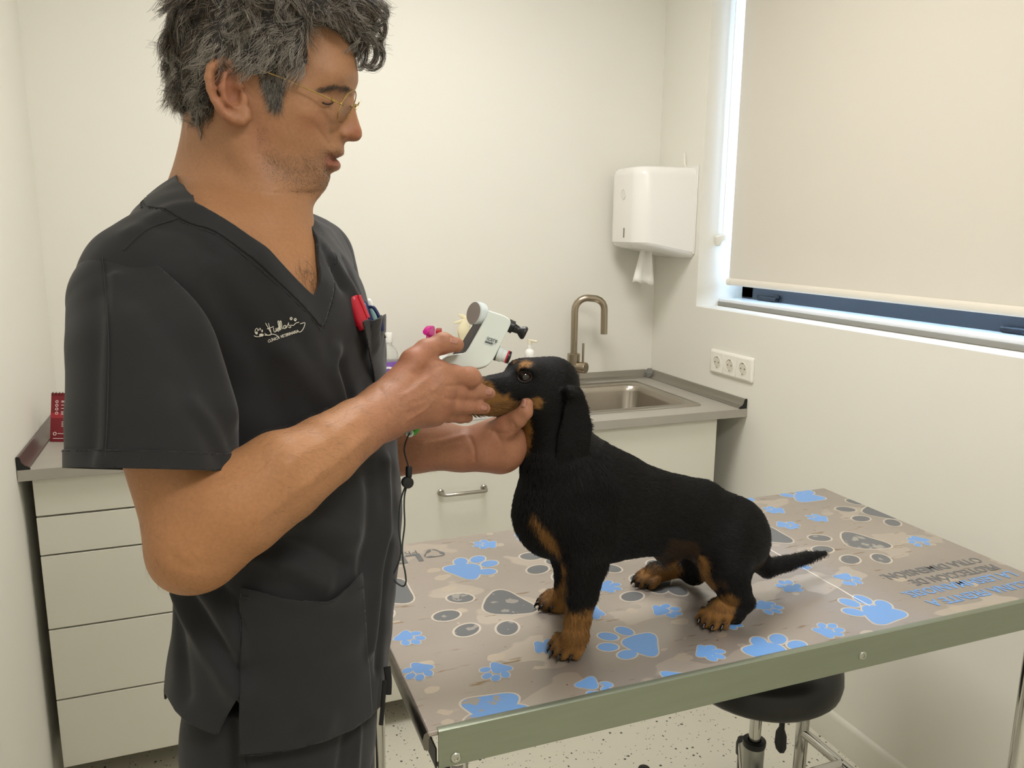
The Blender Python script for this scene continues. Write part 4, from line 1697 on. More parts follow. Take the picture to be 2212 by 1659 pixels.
PROFILE = [(768, 127), (757, 85), (735, 45), (700, 8), (655, -18), (600, -30), (545, -28), (490, -12), (440, 22), (405, 70), (390, 120), (390, 170),
           (400, 215), (414, 255), (420, 290), (425, 335), (470, 385), (540, 412), (600, 422), (645, 418), (668, 416), (686, 414), (699, 405), (707, 389), (709, 376),
           (719, 370), (731, 367), (736, 356), (731, 346), (722, 341), (733, 338), (741, 335), (743, 324), (743, 312), (749, 305), (762, 306), (775, 304), (782, 294), (782, 283), (777, 268),
           (771, 248), (767, 230), (764, 208), (766, 192), (771, 178), (773, 163), (771, 145)]
WID = [(560, 60, 74), (480, 60, 70), (480, 130, 75), (560, 130, 76), (430, 120, 58), (640, 60, 66), (700, 60, 50), (735, 90, 36), (745, 112, 38), (720, 120, 52), (690, 130, 60),
       (650, 140, 66), (610, 150, 70), (762, 165, 26), (742, 172, 45), (722, 178, 53), (700, 192, 56), (712, 206, 47), (722, 217, 38), (738, 212, 26), (752, 205, 14), (757, 228, 10), (748, 235, 15),
       (758, 255, 12), (770, 280, 11.5), (766, 297, 10), (742, 270, 17), (740, 286, 18.5), (745, 298, 15), (727, 282, 21), (718, 275, 32), (712, 252, 42), (690, 240, 57), (660, 235, 66), (610, 220, 71), (540, 210, 72), (500, 210, 74),
       (660, 290, 56), (690, 305, 43), (712, 308, 29), (726, 318, 22), (734, 328, 17), (718, 334, 21), (703, 341, 27), (722, 355, 19), (712, 352, 23), (690, 345, 35), (700, 375, 23), (692, 395, 20), (672, 398, 30), (668, 375, 37), (640, 380, 43), (650, 350, 49),
       (600, 355, 55), (560, 330, 59), (570, 280, 66), (620, 300, 63), (500, 280, 66), (450, 250, 60), (480, 330, 57), (440, 300, 50), (540, 380, 52), (600, 405, 36), (440, 200, 62), (420, 150, 50)]


def tps_fit(P, z, reg=0.0):
    n = len(P)
    r2 = ((P[:, None] - P[None]) ** 2).sum(-1)
    K = np.where(r2 > 0, .5 * r2 * np.log(r2 + 1e-12), 0) + reg * np.eye(n)
    A = np.zeros((n + 3, n + 3))
    A[:n, :n] = K
    A[:n, n] = 1
    A[:n, n + 1:] = P
    A[n:, :n] = A[:n, n:].T
    w = np.linalg.solve(A, np.concatenate([z, np.zeros(3)]))

    def f(X):
        o = np.zeros(len(X))
        for i in range(0, len(X), 20000):
            x = X[i:i + 20000]
            r2 = ((x[:, None] - P[None]) ** 2).sum(-1)
            o[i:i + 20000] = (np.where(r2 > 0, .5 * r2 * np.log(r2 + 1e-12), 0) @ w[:n]) + w[n] + x @ w[n + 1:]
        return o
    return f


def to_uv(p):
    D = np.array([hp(x, y) - H0 for x, y in p])
    return np.stack([D @ HA, D @ HV], 1)


# densify the outline, W = 0 there
prof = np.array(PROFILE, float)
dens = []
for i in range(len(prof)):
    a, b = prof[i], prof[(i + 1) % len(prof)]
    n = max(1, int(np.linalg.norm(b - a) / 22))
    for k in range(n):
        dens.append(a + (b - a) * k / n)
dens = np.array(dens)
ww = np.array([w for x, y, w in WID]) / 1000


def near_uv(px, py, w):
    D = hpn(px, py, w) - H0
    return np.array([D @ HA, D @ HV])


wuv = np.array([near_uv(x, y, w / 1000) for x, y, w in WID])
UVs = np.concatenate([to_uv(dens), wuv])
sc_uv = 10.0
tps = tps_fit(UVs * sc_uv, np.concatenate([np.zeros(len(dens)), ww ** 2]) * 1000)
gu0, gu1, gv0, gv1, gn = -.16, .16, -.16, .16, 321
gu, gv = np.linspace(gu0, gu1, gn), np.linspace(gv0, gv1, gn)
GU, GV = np.meshgrid(gu, gv, indexing='ij')
G2 = np.stack([GU.ravel(), GV.ravel()], 1)
Qf = tps(G2 * sc_uv) / 1000
sdp = poly_sd(G2, to_uv(prof))
Qf = np.where(sdp < 0, np.maximum(Qf, np.minimum(-sdp, .004) * .02), -np.abs(sdp) * .06)


def head_bump(px, py, amp, sx, sy, ang=0.0):
    """local swelling of the half-width in mm"""
    i = np.argmin([(px - x) ** 2 + (py - y) ** 2 for x, y, w in WID])
    u, v = near_uv(px, py, WID[i][2] / 1000)
    ca, sa = math.cos(ang), math.sin(ang)
    du, dv = G2[:, 0] - u, G2[:, 1] - v
    a, b = du * ca + dv * sa, -du * sa + dv * ca
    return amp / 1000 * np.exp(-(a / (sx / HS)) ** 2 - (b / (sy / HS)) ** 2)


Wd = np.zeros(len(G2))
for bp_ in [(707, 219, 3.6, 13, 7, -.35), (711, 207, -2.2, 18, 4, -.3), (703, 231, -1.2, 16, 3.5, -.5), (728, 184, 3.0, 24, 6, .05),      # lid, creases, brow
            (700, 300, -3.0, 4, 26, .55), (713, 285, -2.5, 5, 8, 0), (738, 287, 1.8, 8, 9, 0), (746, 302, -3.5, 4, 3, 0),                     # smile line, nose wing, nostril
            (730, 337, 2.0, 10, 3, .3), (722, 357, 2.5, 12, 6, 0.2), (712, 345, -2.6, 12, 2.2, .25), (700, 342, -2.0, 5, 4, 0), (708, 374, -2.0, 12, 4, 0),
            (668, 250, 2.0, 24, 12, -.3), (640, 330, -2.0, 26, 22, 0), (585, 330, 2.0, 26, 14, -.4), (655, 385, 1.5, 20, 8, 0), (640, 150, -2.0, 26, 22, 0), (690, 345, -1.5, 4, 20, .3),
            (662, 372, -1.6, 4, 22, .15)]:
    Wd += head_bump(*bp_)
W1 = np.sqrt(np.maximum(Qf, 0)) + np.where(Qf > 0, Wd, 0) * np.clip(np.maximum(Qf, 0) / (.012 ** 2), 0, 1)
Qf = np.where(Qf > 0, np.maximum(W1, 1e-4) ** 2, Qf).reshape(gn, gn)
dQu, dQv = np.gradient(Qf, gu[1] - gu[0], gv[1] - gv[0])


def bil(G, u, v):
    x = np.clip((u - gu0) / (gu1 - gu0) * (gn - 1), 0, gn - 1.001)
    y = np.clip((v - gv0) / (gv1 - gv0) * (gn - 1), 0, gn - 1.001)
    i, j = x.astype(int), y.astype(int)
    fx, fy = x - i, y - j
    return (G[i, j] * (1 - fx) + G[i + 1, j] * fx) * (1 - fy) + (G[i, j + 1] * (1 - fx) + G[i + 1, j + 1] * fx) * fy


def head_f(P):
    D = P - H0
    u, v, w = D @ HA, D @ HV, D @ HC
    q = bil(Qf, u, v)
    gx, gy = bil(dQu, u, v), bil(dQv, u, v)
    gr = np.sqrt(gx ** 2 + gy ** 2 + 4 * w * w) + .006
    d = (w * w - q) / gr
    out = np.maximum(np.abs(u) - .158, np.abs(v) - .158)
    return np.where(out > 0, np.maximum(d, .02 + out), np.clip(d, -.05, .2))


head_prim = Prim(head_f, H0, .2, .002)
skin = [head_prim]
# ear (near) and its twin
EAR = [(514, 176), (514, 158), (503, 140), (486, 131), (468, 134), (456, 148), (452, 168), (456, 192), (464, 214), (474, 232), (488, 248), (505, 258), (521, 261), (532, 253), (534, 240)]
for sgn in (-1, 1):
    def ep(px, py, w):
        q = hpn(px, py, w)
        return q if sgn < 0 else mirror_head(q)
    tilt = lambda x: .0795 + (520 - x) * .00018           # ear stands off towards the back
    pts = [ep(x, y, tilt(x)) for x, y in EAR]
    skin.append(ellipsoid(ep(490, 190, .080), (.0150, .0330, .0055), [HA * .95 - HC * sgn * .30 + HV * 0, HV * .98 + HA * .2 * -1, HC], .006))
    skin.append(ellipsoid(ep(512, 242, .0785), (.0125, .0135, .0042), [HA, HV, HC], .006))
    skin += chain(pts, [.003, .0042, .0045, .0048, .005, .005, .005, .0048, .0045, .0045, .0045, .005, .0055, .005, .004], .003)
    skin.append(cone(ep(468, 160, .0955), ep(470, 208, .0945), .0042, .0042, .003, 's'))
    skin += chain([ep(500, 152, .0865), ep(486, 164, .0895), ep(480, 190, .0905), ep(488, 215, .0885), ep(505, 229, .0855)], [.0026, .0034, .0036, .0036, .003], .004)
    skin.append(ellipsoid(ep(507, 204, .0852), (.0088, .0115, .0075), [HA, HV, HC], .004, 's'))
    skin.append(ellipsoid(ep(503, 172, .0872), (.0065, .006, .0045), [HA, HV, HC], .004, 's'))
    skin.append(ellipsoid(ep(528, 214, .0775), (.0045, .0075, .0042), [HA, HV, HC], .004))
    skin.append(ellipsoid(ep(515, 186, .079), (.008, .0028, .003), [HA, HV, HC], .003))

# ---------------- torso measured level by level (picture row, left, right, distance)
LEV = [(500, 350, 715, 1.0), (560, 320, 756, 1.005), (640, 312, 784, 1.01), (760, 318, 818, 1.02), (880, 335, 846, 1.03), (1000, 366, 868, 1.035), (1120, 388, 876, 1.03), (1230, 398, 871, 1.02),
       (1340, 391, 861, 1.01), (1450, 380, 848, 1.0), (1540, 377, 838, .99), (1640, 377, 832, .985)]
HIP = [(1500, 400, 830, .995), (1600, 424, 828, .985), (1700, 428, 826, .98)]


def levels(rows, shrink=0.0, ratio=1.30):
    out = []
    for py, xl, xr, d in rows:
        c = at((xl + xr) / 2, py, d)
        n = np.cross(ray((xl + xr) / 2, py), (0, 0, 1.0))
        n[2] = 0
        n /= np.linalg.norm(n)
        half = (xr - xl) / 2 / F * d
        b = half / ((ratio * abs(LB @ n)) ** 1.8 + abs(FB @ n) ** 1.8) ** (1 / 1.8)
        sh = shrink * (1.0 if py < 650 else 3.0)
        out.append((c[2], c[0], c[1], ratio * b - sh, b - sh))
    return out


J1, E1, W1_ = at(288, 632, .820), at(428, 1178, .805), at(832, 888, .955)       # near shoulder, elbow, wrist
J2, E2, W2_ = at(676, 560, 1.120), at(752, 985, 1.135), at(1000, 972, 1.165)      # far arm
NB = at(498, 452, .965)                                                          # neck base


def torso(shrink):
    s = shrink
    P = [stack(levels(LEV, s), LB, FB, 2.25, .02)]
    # shoulder girdle
    P.append(cone(NB + A3((0, 0, -.025)), J1 + A3((.010, .012, .010)), .060 - s, .063 - s, .03))
    P.append(cone(NB + A3((0, 0, -.025)), J2 + A3((-.006, -.004, .004)), .058 - s, .055 - s, .035))
    P.append(cone(at(470, 470, .965), at(420, 520, .93), .058 - s, .06 - s, .04))
    P.append(ellipsoid(at(520, 600, .935), A3((.13, .085, .10)) - s, [LB, FB, (0, 0, 1)], .05))
    P.append(ellipsoid(at(640, 700, .965), A3((.10, .07, .09)) - s, [LB, FB, (0, 0, 1)], .05))
    return P


skin += torso(.0075)
# neck
skin.append(cone(at(496, 470, .962), hp(526, 290), .060, .057, .02, flat=(HC, .92)))
skin.append(cone(at(445, 425, .965), hp(478, 270), .038, .030, .03))
skin.append(cone(at(590, 500, .925), hp(610, 385), .030, .030, .04))
skin.append(cone(hpn(505, 270, .050), at(612, 488, .925), .014, .010, .02))            # neck tendon
skin.append(ellipsoid(hp(612, 430), (.014, .018, .014), [HA, HV, HC], .02))
# near arm
skin += [cone(J1 + A3((.014, .012, -.035)), at(346, 830, .80), .030, .045, .02), cone(at(346, 830, .80), at(356, 900, .80), .045, .050, .006), cone(at(356, 900, .80), E1 + A3((0, 0, .008)), .050, .046, .006)]
skin.append(ellipsoid(at(405, 1218, .805), (.030, .026, .026), None, .025))
FA = [at(430, 1170, .795), at(515, 1100, .803), at(610, 1035, .825), at(700, 975, .862), at(770, 925, .910), W1_]
skin += chain(FA, [.045, .049, .0455, .039, .0335, .0300], .02)
skin.append(cone(at(470, 1090, .785), at(600, 1010, .805), .028, .030, .03))
# far arm
skin += [cone(J2, E2, .050, .043, .02)] + chain([E2, at(900, 962, 1.145), W2_], [.041, .040, .0275], .02)
skin.append(cone(at(880, 940, 1.14), at(960, 948, 1.155), .022, .020, .02))

# ---------------- near hand (holds the device)
hd_ = lambda x, y, d: at(x, y, d)
wr1 = hd_(838, 878, .958)
K1, K2, K3, K4 = hd_(944, 806, 1.002), hd_(951, 837, .998), hd_(948, 866, .999), hd_(938, 891, 1.006)
skin += [cone(W1_, wr1, .0300, .0285, .02, flat=(CF, .85))]
for kk_, r0, r1 in ((K1, .019, .0145), (K2, .0195, .0145), (K3, .019, .0138), (K4, .0160, .0125)):
    skin.append(cone(hd_(852, 872, .965) * .75 + kk_ * .25, kk_ + CF * .004, r0, r1, .022))
skin.append(cone(hd_(865, 850, .985), hd_(920, 845, 1.010), .026, .020, .02))
skin.append(cone(hd_(872, 893, .985), hd_(930, 889, 1.015), .017, .016, .02))
# thumb: from the side of the palm, over the back of the device
skin += chain([hd_(868, 832, .975), hd_(893, 782, .985), hd_(920, 757, .998), hd_(955, 742, 1.012), hd_(986, 745, 1.025)], [.020, .0168, .0142, .0120, .0098], .012)
skin.append(ellipsoid(hd_(958, 741, 1.010), (.0125, .0122, .0122), None, .008))
# index: knuckle to middle joint, then folded away around the device
skin += chain([K1, hd_(980, 811, 1.014), hd_(1017, 816, 1.030), hd_(1023, 818, 1.060), hd_(1008, 815, 1.075)], [.0150, .0135, .0122, .0108, .009], .008)
skin.append(ellipsoid(hd_(1014, 814, 1.028), (.0125, .0125, .0125), None, .006))
# middle and ring reach the muzzle
skin += chain([K2, hd_(985, 847, 1.022), hd_(1014, 849, 1.046), hd_(1038, 847, 1.064), hd_(1057, 850, 1.079)], [.0138, .0112, .0113, .0100, .0084], .005)
skin += chain([K3, hd_(982, 876, 1.024), hd_(1008, 877, 1.046), hd_(1030, 878, 1.062), hd_(1047, 882, 1.076)], [.0130, .0104, .0105, .0094, .0080], .005)
skin += chain([K4, hd_(968, 897, 1.032), hd_(994, 900, 1.056), hd_(1010, 902, 1.070)], [.0118, .0092, .0086, .0074], .005)
# knuckle swellings and tendons
for kk_, r in ((K1, .0120), (K2, .0120), (K3, .0112), (K4, .0105)):
    skin.append(ellipsoid(kk_ - CF * .007, (r, r, r), None, .014))
skin += chain([hd_(885, 885, .966), hd_(915, 870, .977), hd_(944, 846, .987)], [.003, .0032, .003], .010)
# nails
NAILS = [(hd_(980, 737, 1.0175), (.0052, .0046, .0016), (.2, .12)), ]

# ---------------- far hand (cups the dog's throat, thumb on its cheek)
skin += chain([W2_, hd_(1042, 966, 1.168), hd_(1075, 962, 1.178)], [.0285, .034, .036], .02)
skin.append(ellipsoid(hd_(1082, 962, 1.184), (.038, .030, .040), [CR, CF, CU], .02))
skin += chain([hd_(1042, 968, 1.160), hd_(1064, 945, 1.152), hd_(1092, 921, 1.140), hd_(1118, 905, 1.128), hd_(1134, 890, 1.1225), hd_(1138, 873, 1.123)], [.026, .0225, .0172, .0128, .0108, .0090], .016)
for dz, ex in ((-14, 0), (6, 4), (26, 4), (44, -4)):
    skin += chain([hd_(1092, 955 + dz * .8, 1.202), hd_(1118 + ex, 948 + dz, 1.244), hd_(1146 + ex, 942 + dz, 1.270), hd_(1172 + ex, 938 + dz, 1.278)], [.0125, .0108, .0098, .0082], .009)

lo = A3((-1.86, -2.16, 1.06))
hi = A3((-1.05, -1.38, 1.84))
SV, SQ = mesh_sdf(skin, lo, hi, .0021)
SV = relax(SV, SQ, 1, .35)
# tendons, veins, knuckle creases, forearm lines
ridge, crease = .0011, -.0010
SV = fold(SV, tris(SQ), [([(868, 874), (905, 858), (944, 838)], ridge, .0030), ([(866, 886), (905, 876), (940, 866)], ridge * .8, .0030), ([(866, 858), (905, 832), (938, 808)], ridge, .0032),
                         ([(878, 908), (905, 893), (925, 878), (938, 856)], .0013, .0022), ([(880, 840), (900, 818), (918, 800)], -.0016, .0060), ([(893, 868), (925, 848)], -.0009, .0045), ([(893, 884), (925, 872)], -.0008, .0040),
                         ([(1003, 802), (1005, 816), (1002, 829)], crease * .7, .0016), ([(1012, 838), (1013, 848), (1011, 858)], crease * .8, .0016), ([(1006, 867), (1007, 877), (1005, 886)], crease * .8, .0016),
                         ([(950, 729), (954, 741), (952, 755)], crease * .8, .0017), ([(958, 729), (962, 741), (960, 754)], crease * .7, .0016), ([(990, 833), (965, 834)], -.0012, .0022), ([(986, 864), (962, 862)], -.0012, .0022),
                         ([(893, 805), (922, 797), (950, 790)], -.0018, .0040),
                         ([(820, 838), (832, 860), (842, 890)], -.0008, .003), ([(480, 1030), (540, 1010), (600, 985)], -.0018, .008), ([(560, 1120), (640, 1060), (720, 1000), (790, 945)], .0016, .006), ([(620, 1000), (700, 955), (770, 905)], .0014, .006),
                         ([(372, 1205), (400, 1225), (440, 1222)], -.0014, .006), ([(1015, 945), (1024, 968), (1026, 995)], -.0012, .0028), ([(1000, 940), (960, 952), (915, 960)], .0014, .004), ([(990, 960), (940, 972)], .0012, .003),
                         ([(1070, 935), (1082, 955), (1088, 985)], -.0014, .0030), ([(1110, 915), (1114, 925)], -.0010, .0020), ([(1060, 930), (1090, 938), (1108, 932)], -.0010, .0025)])
SN = normals(SV, SQ)

# ---- skin colour: warm tan, redder ears/nose/knuckles, lips, shaved beard shade
px_ = project(SV)
col = np.tile(A3(lin('#a9805f')[:3]), (len(SV), 1))
D_ = SV - H0
hu, hv, hw = D_ @ HA, D_ @ HV, D_ @ HC
hpx = project(np.where((hw > 0)[:, None], mirror_head(SV), SV))


def blob(x, y, r):
    return np.exp(-(((hpx - (x, y)) / r) ** 2).sum(1))


is_head = (np.linalg.norm(D_, axis=1) < .19) & (hpx[:, 1] < 425)
red = A3(lin('#a5634e')[:3])


def mixc(m, c):
    global col
    m = np.clip(m, 0, 1)[:, None]
    col = col * (1 - m) + m * A3(c)


lowf = vnoise(SV, 60, 3) * .5 + vnoise(SV, 160, 4) * .5
col *= (1 + .05 * lowf)[:, None]
hm = is_head.astype(float)
mixc(hm * .55 * (np.abs(hw) > .070) * blob(492, 195, (45, 75)), red)
mixc(hm * .55 * blob(768, 285, (24, 24)), red)
mixc(hm * .30 * blob(680, 265, (35, 25)), red)
mixc(hm * .25 * blob(560, 290, (30, 60)), red)
lips = hm * (((np.abs(hpx[:, 0] - 724) < 22) & (hpx[:, 1] > 331 + .10 * (740 - hpx[:, 0])) & (hpx[:, 1] < 367)) * (np.abs(hw) < .030))
mixc(lips * .75 * np.clip(1 - np.abs(hpx[:, 1] - 349) / 19, 0, 1) ** .5, lin('#9c5a50')[:3])
beard = hm * np.clip(-poly_sd(hpx, [(700, 312), (742, 308), (744, 330), (738, 345), (728, 372), (712, 420), (640, 432), (560, 390), (545, 300), (555, 262), (575, 265), (590, 310), (640, 330)]) / 34, 0, 1)
mixc(beard * .20, lin('#7a5a44')[:3])
mixc(hm * .35 * np.clip(1 - np.abs(hpx[:, 1] - 222) / 7, 0, 1) * np.clip(1 - np.abs(hpx[:, 0] - 708) / 22, 0, 1), lin('#7c5140')[:3])
hands = np.clip((px_[:, 0] - 740) / 120, 0, 1) * (px_[:, 1] > 720)
mixc(hands * (.45 + .2 * lowf), lin('#a96f58')[:3])
arm_l = (px_[:, 1] > 1000) & (px_[:, 0] < 560)
mixc(arm_l * .25, lin('#a97b54')[:3])
wf_ = (np.clip((520 - hpx[:, 1]) / 160, 0, 1) * (np.linalg.norm(D_, axis=1) < .26))[:, None]
wh_ = (np.clip((px_[:, 0] - 720) / 140, 0, 1) * (px_[:, 1] > 720) * (SV[:, 2] < 1.36))[:, None]
arm_c = A3((.95, .84, .70))
col = col * (arm_c * (1 - wf_) * (1 - wh_) + wf_ * A3((.86, .79, .73)) + (1 - wf_) * wh_ * A3((.84, .78, .76)))  # face factor is darker: its backlit shade is painted into the skin
for _ in range(6):
    E_ = np.concatenate([SQ[:, [0, 1]], SQ[:, [1, 2]], SQ[:, [2, 3]], SQ[:, [3, 0]]])
    cn = np.bincount(E_[:, 0], minlength=len(SV))[:, None] + 1e-9
    col = .5 * col + .5 * np.stack([np.bincount(E_[:, 0], col[E_[:, 1], i], len(SV)) for i in range(3)], 1) / cn
sme = mesh_np('body', SV, SQ)
set_color(sme, np.clip(col, 0, 1))
skin_m = attr_mat('skin', 'Col', .55, .35, 0.0, (420, .22, .0006), (260, .93))
body = link('body', sme, skin_m, man)
body['label'] = 'tan skin of head, neck, arms and hands'
skin_surf = Surf(SV, tris(SQ))

# ================================================================== scrub top, trousers
def cloth_mat():
    m = mat('charcoal_cloth', '#252526', 0.8, spec=0.25, sheen=0.12, noise=(55, 0.93), bump=(1400, 0.25, 0.0004))
    return m


cloth_m = cloth_mat()
seam_m = mat('seam_thread', '#262627', 0.85)
TH = .0022


bod = torso(0.0)
TV, TQ = mesh_sdf(bod, (-1.90, -2.16, .86), (-1.28, -1.38, 1.62), .0030)
TV = relax(TV, TQ, 2, .4)
TT = tris(TQ)


FOLDS = [([(560, 560), (640, 680), (700, 800), (730, 900)], .005, .016), ([(470, 620), (540, 740), (590, 860), (640, 960)], -.004, .018),
         ([(720, 560), (765, 640), (790, 740)], .004, .010), ([(700, 540), (740, 620)], -.003, .007), ([(745, 560), (775, 640)], -.003, .006),
         ([(735, 860), (715, 800), (722, 760)], .006, .010), ([(760, 900), (745, 830), (735, 790)], -.005, .010),
         ([(480, 1230), (545, 1200), (640, 1230), (700, 1262)], .007, .013), ([(520, 1180), (600, 1170), (680, 1185), (740, 1220)], -.007, .014), ([(560, 1130), (660, 1120), (760, 1160)], .006, .016),
         ([(430, 1260), (480, 1330), (515, 1420)], .006, .012), ([(385, 1280), (430, 1370), (490, 1460), (515, 1500)], .008, .014), ([(400, 1270), (460, 1370), (512, 1450)], -.006, .011),
         ([(375, 1290), (390, 1400), (400, 1500)], -.004, .012), ([(440, 1230), (500, 1300), (525, 1350)], -.005, .010),
         ([(830, 1000), (835, 1120), (815, 1250), (800, 1400)], .005, .012), ([(800, 1050), (800, 1150), (785, 1230)], -.005, .014), ([(840, 1180), (825, 1320), (818, 1440)], -.004, .010),
         ([(600, 1380), (680, 1400), (760, 1380)], .003, .02), ([(560, 1470), (640, 1540), (700, 1560)], .004, .016), ([(540, 1440), (600, 1500), (640, 1560)], -.004, .014),
         ([(330, 480), (400, 500), (450, 540)], -.003, .012), ([(280, 500), (360, 455), (420, 450)], .002, .010), ([(620, 760), (690, 860), (720, 950)], .005, .014)]
TV = fold(TV, TT, [(p_, a_ * 1.35, w_) for p_, a_, w_ in FOLDS])
TN = normals(TV, TT)
TV = TV + TN * (.0012 * vnoise(TV, 55, 21) + .0008 * vnoise(TV, 130, 22))[:, None]
TN = normals(TV, TT)
tpx = project(TV)
vis = (TN * (CAM - TV)).sum(1) / np.linalg.norm(CAM - TV, axis=1)

# --- V neckline, described on the front of the body
SHC = (J1 + J2) / 2
VB = A3((-1.533, -1.824, 1.398))              # bottom of the V
lat = lambda V: (V - VB) @ LB
frt = lambda V: (V - SHC) @ FB


def neck_g(V):
    """> 0 inside the neck opening"""
    l, f = lat(V), frt(V)
    vee = VB[2] + 1.42 * np.sqrt(l * l + .004 ** 2) - .004
    zc = np.interp(f, [-.09, -.042, .004, .028, .062, .12], [1.535, 1.531, 1.516, 1.505, 1.487, 1.450]) + np.maximum(0, np.abs(l) - .085) * 1.2
    t = np.clip((f - .035) / .04, 0, 1)
    t = t * t * (3 - 2 * t)
    zc = zc * (1 - t) + vee * t
    return (V[:, 2] - zc) * (.75 * (1 - t) + .58 * t)


SHIRT_HEM = [(300, 1492), (350, 1490), (362, 1508), (378, 1536), (402, 1560), (440, 1578), (468, 1588), (490, 1545), (517, 1503), (516, 1560), (515, 1634), (560, 1633), (620, 1624), (700, 1603), (760, 1578), (800, 1550), (818, 1530), (900, 1480), (900, 200), (100, 200), (100, 1500)]
hem_g = np.where(vis > -.15, poly_sd(tpx, SHIRT_HEM) / 1900, (.928 - TV[:, 2]))
g_all = np.maximum(hem_g, neck_g(TV))
bV, bT = clip(TV, TT, g_all)


def cloth_obj(name, V, T, parent, m=cloth_m, th=TH):
    me = mesh_np(name, V, T)
    o = link(name, me, m, parent)
    if th:
        s = o.modifiers.new('thick', 'SOLIDIFY')
        s.thickness = th
        s.offset = -1
    return o


top = cloth_obj('scrub_top', bV, bT, man)
top['label'] = 'charcoal short-sleeved V-neck scrub top with white logo'
top_surf = Surf(TV, TT)


def region(poly, off, name, parent, V=None, N=None, lift=None, m=cloth_m, th=.0015, T=TT):
    """a second layer of cloth lying on the top inside a picture outline"""
    V = TV if V is None else V
    N = TN if N is None else N
    px = project(V)
    vs = (N * (CAM - V)).sum(1)
    g = np.where(vs > -.02, poly_sd(px, poly) / 1900, 1.0)
    V2 = V + N * off
    if lift is not None:
        V2 = V2 + N * lift(px)[:, None]
    v, t = clip(V2, T, g)
    return cloth_obj(name, v, t, parent, m, th)


# collar band: strip below the neckline
gn_ = neck_g(TV)
cb_g = np.maximum(np.maximum(gn_, -gn_ - .020), hem_g - 1)
cV, cT = clip(TV + TN * .0016, TT, cb_g)
cloth_obj('collar_band', cV, cT, top, th=.0026)
cb2 = np.maximum(-gn_ - .0235, gn_ + .0222)
cV, cT = clip(TV + TN * .0008, TT, cb2)
cloth_obj('collar_seam', cV, cT, top, seam_m, th=.0006)


def seam(pts, name='seam', r=.0010, off=.0006, m=seam_m, parent=top, surf=top_surf):
    L_ = surf.line(smooth2(pts, 6), off, .9)
    return MB().tube(list(L_), r, 6).build(name, m, parent, fix=False)


# --- hip pocket
hipp = [(523, 1268), (560, 1276), (610, 1292), (640, 1296), (700, 1288), (745, 1268), (779, 1236), (783, 1300), (788, 1380), (795, 1460), (800, 1545), (760, 1574), (700, 1598), (620, 1619), (520, 1628), (518, 1500), (521, 1380)]
lift = lambda px: .0012 + .010 * np.exp(-((px[:, 1] - (1268 + 26 * np.sin(np.clip((px[:, 0] - 523) / 256, 0, 1) * math.pi))) / 34) ** 2) * np.sin(np.clip((px[:, 0] - 523) / 256, 0, 1) * math.pi) ** .7
region(hipp, .0022, 'hip_pocket', top, lift=lift)
seam([(526, 1285), (600, 1310), (650, 1313), (705, 1305), (775, 1265)], 'pocket_stitch', .0007, .0062)
seam([(520, 1300), (519, 1400), (517, 1500)], 'side_seam', .0009, .0008)
# --- chest pocket (seen almost edge on)
chp = [(754, 696), (790, 684), (830, 684), (850, 760), (860, 850), (812, 850), (795, 800), (773, 745)]
region(chp, .0030, 'chest_pocket', top, lift=lambda px: .017 * np.clip(1 - (px[:, 1] - 688) / 150, 0, 1))
# --- shoulder and yoke seams
seam([(416, 424), (412, 440), (400, 458), (380, 473), (352, 482), (325, 492), (300, 508), (278, 530), (268, 542)], 'shoulder_seam', .0011)

# --- sleeves
def sleeve(J, path, rs, name, hem_pt, hem_n, seam_pt, seam_n, folds, flat=None, lo=None, hi=None):
    P = [cone(path[i], path[i + 1], rs[i], rs[i + 1], .003, flat=flat) for i in range(len(path) - 1)]
    V, Q = mesh_sdf(P, lo, hi, .0030)
    V = relax(V, Q, 2, .4)
    T = tris(Q)
    if folds:
        V = fold(V, T, folds)
    N = normals(V, T)
    V = V + N * (.0010 * vnoise(V, 60, 31))[:, None]
    hem_n, seam_n = A3(hem_n) / np.linalg.norm(hem_n), A3(seam_n) / np.linalg.norm(seam_n)
    gh = (V - hem_pt) @ hem_n
    gs = (V - seam_pt) @ seam_n
    v, t = clip(V, T, np.maximum(gh, gs))
    o = cloth_obj(name, v, t, top)
    # folded hem with its stitch line
    N = normals(V, T)
    v2, t2 = clip(V + N * .0014, T, np.maximum(np.maximum(gh, -gh - .017), gs))
    cloth_obj('sleeve_hem', v2, t2, o, th=.0018)
    v3, t3 = clip(V + N * .0019, T, np.maximum(np.maximum(gh + .0150, -gh - .0162), gs))
    cloth_obj('hem_stitch', v3, t3, o, seam_m, .0004)
    return o, V, T


h1, h2, h3 = at(158, 1012, .80), at(496, 1018, .80), at(330, 1013, .72)
hn = np.cross(h2 - h1, h3 - h1)
hn = hn if hn[2] < 0 else -hn
s1, s2, s3 = at(205, 545, .800), at(440, 650, .775), at(512, 900, .815)
sn = np.cross(s2 - s1, s3 - s1)
cl_ = at(300, 800, .78)
sn = -sn if (cl_ - s1) @ sn > 0 else sn
SLF = [([(250, 600), (235, 760), (228, 900), (222, 1000)], .004, .008), ([(330, 560), (420, 680), (470, 800), (500, 900)], .006, .014), ([(300, 640), (400, 760), (460, 880), (485, 960)], -.005, .018),
       ([(210, 640), (215, 800), (205, 960)], -.003, .012), ([(420, 870), (470, 930), (490, 985)], .004, .010), ([(380, 820), (440, 930), (470, 1000)], -.003, .012)]
near_sleeve, nsV, nsT = sleeve(J1, [J1 + A3((.002, 0, -.012)), at(320, 760, .800), at(333, 900, .795), at(335, 1060, .790)], [.0640, .0730, .0785, .0800], 'sleeve', h1, hn, s1, sn, SLF,
                               lo=J1 + A3((-.16, -.17, -.42)), hi=J1 + A3((.20, .14, .12)))
far_hem = at(775, 760, 1.13)
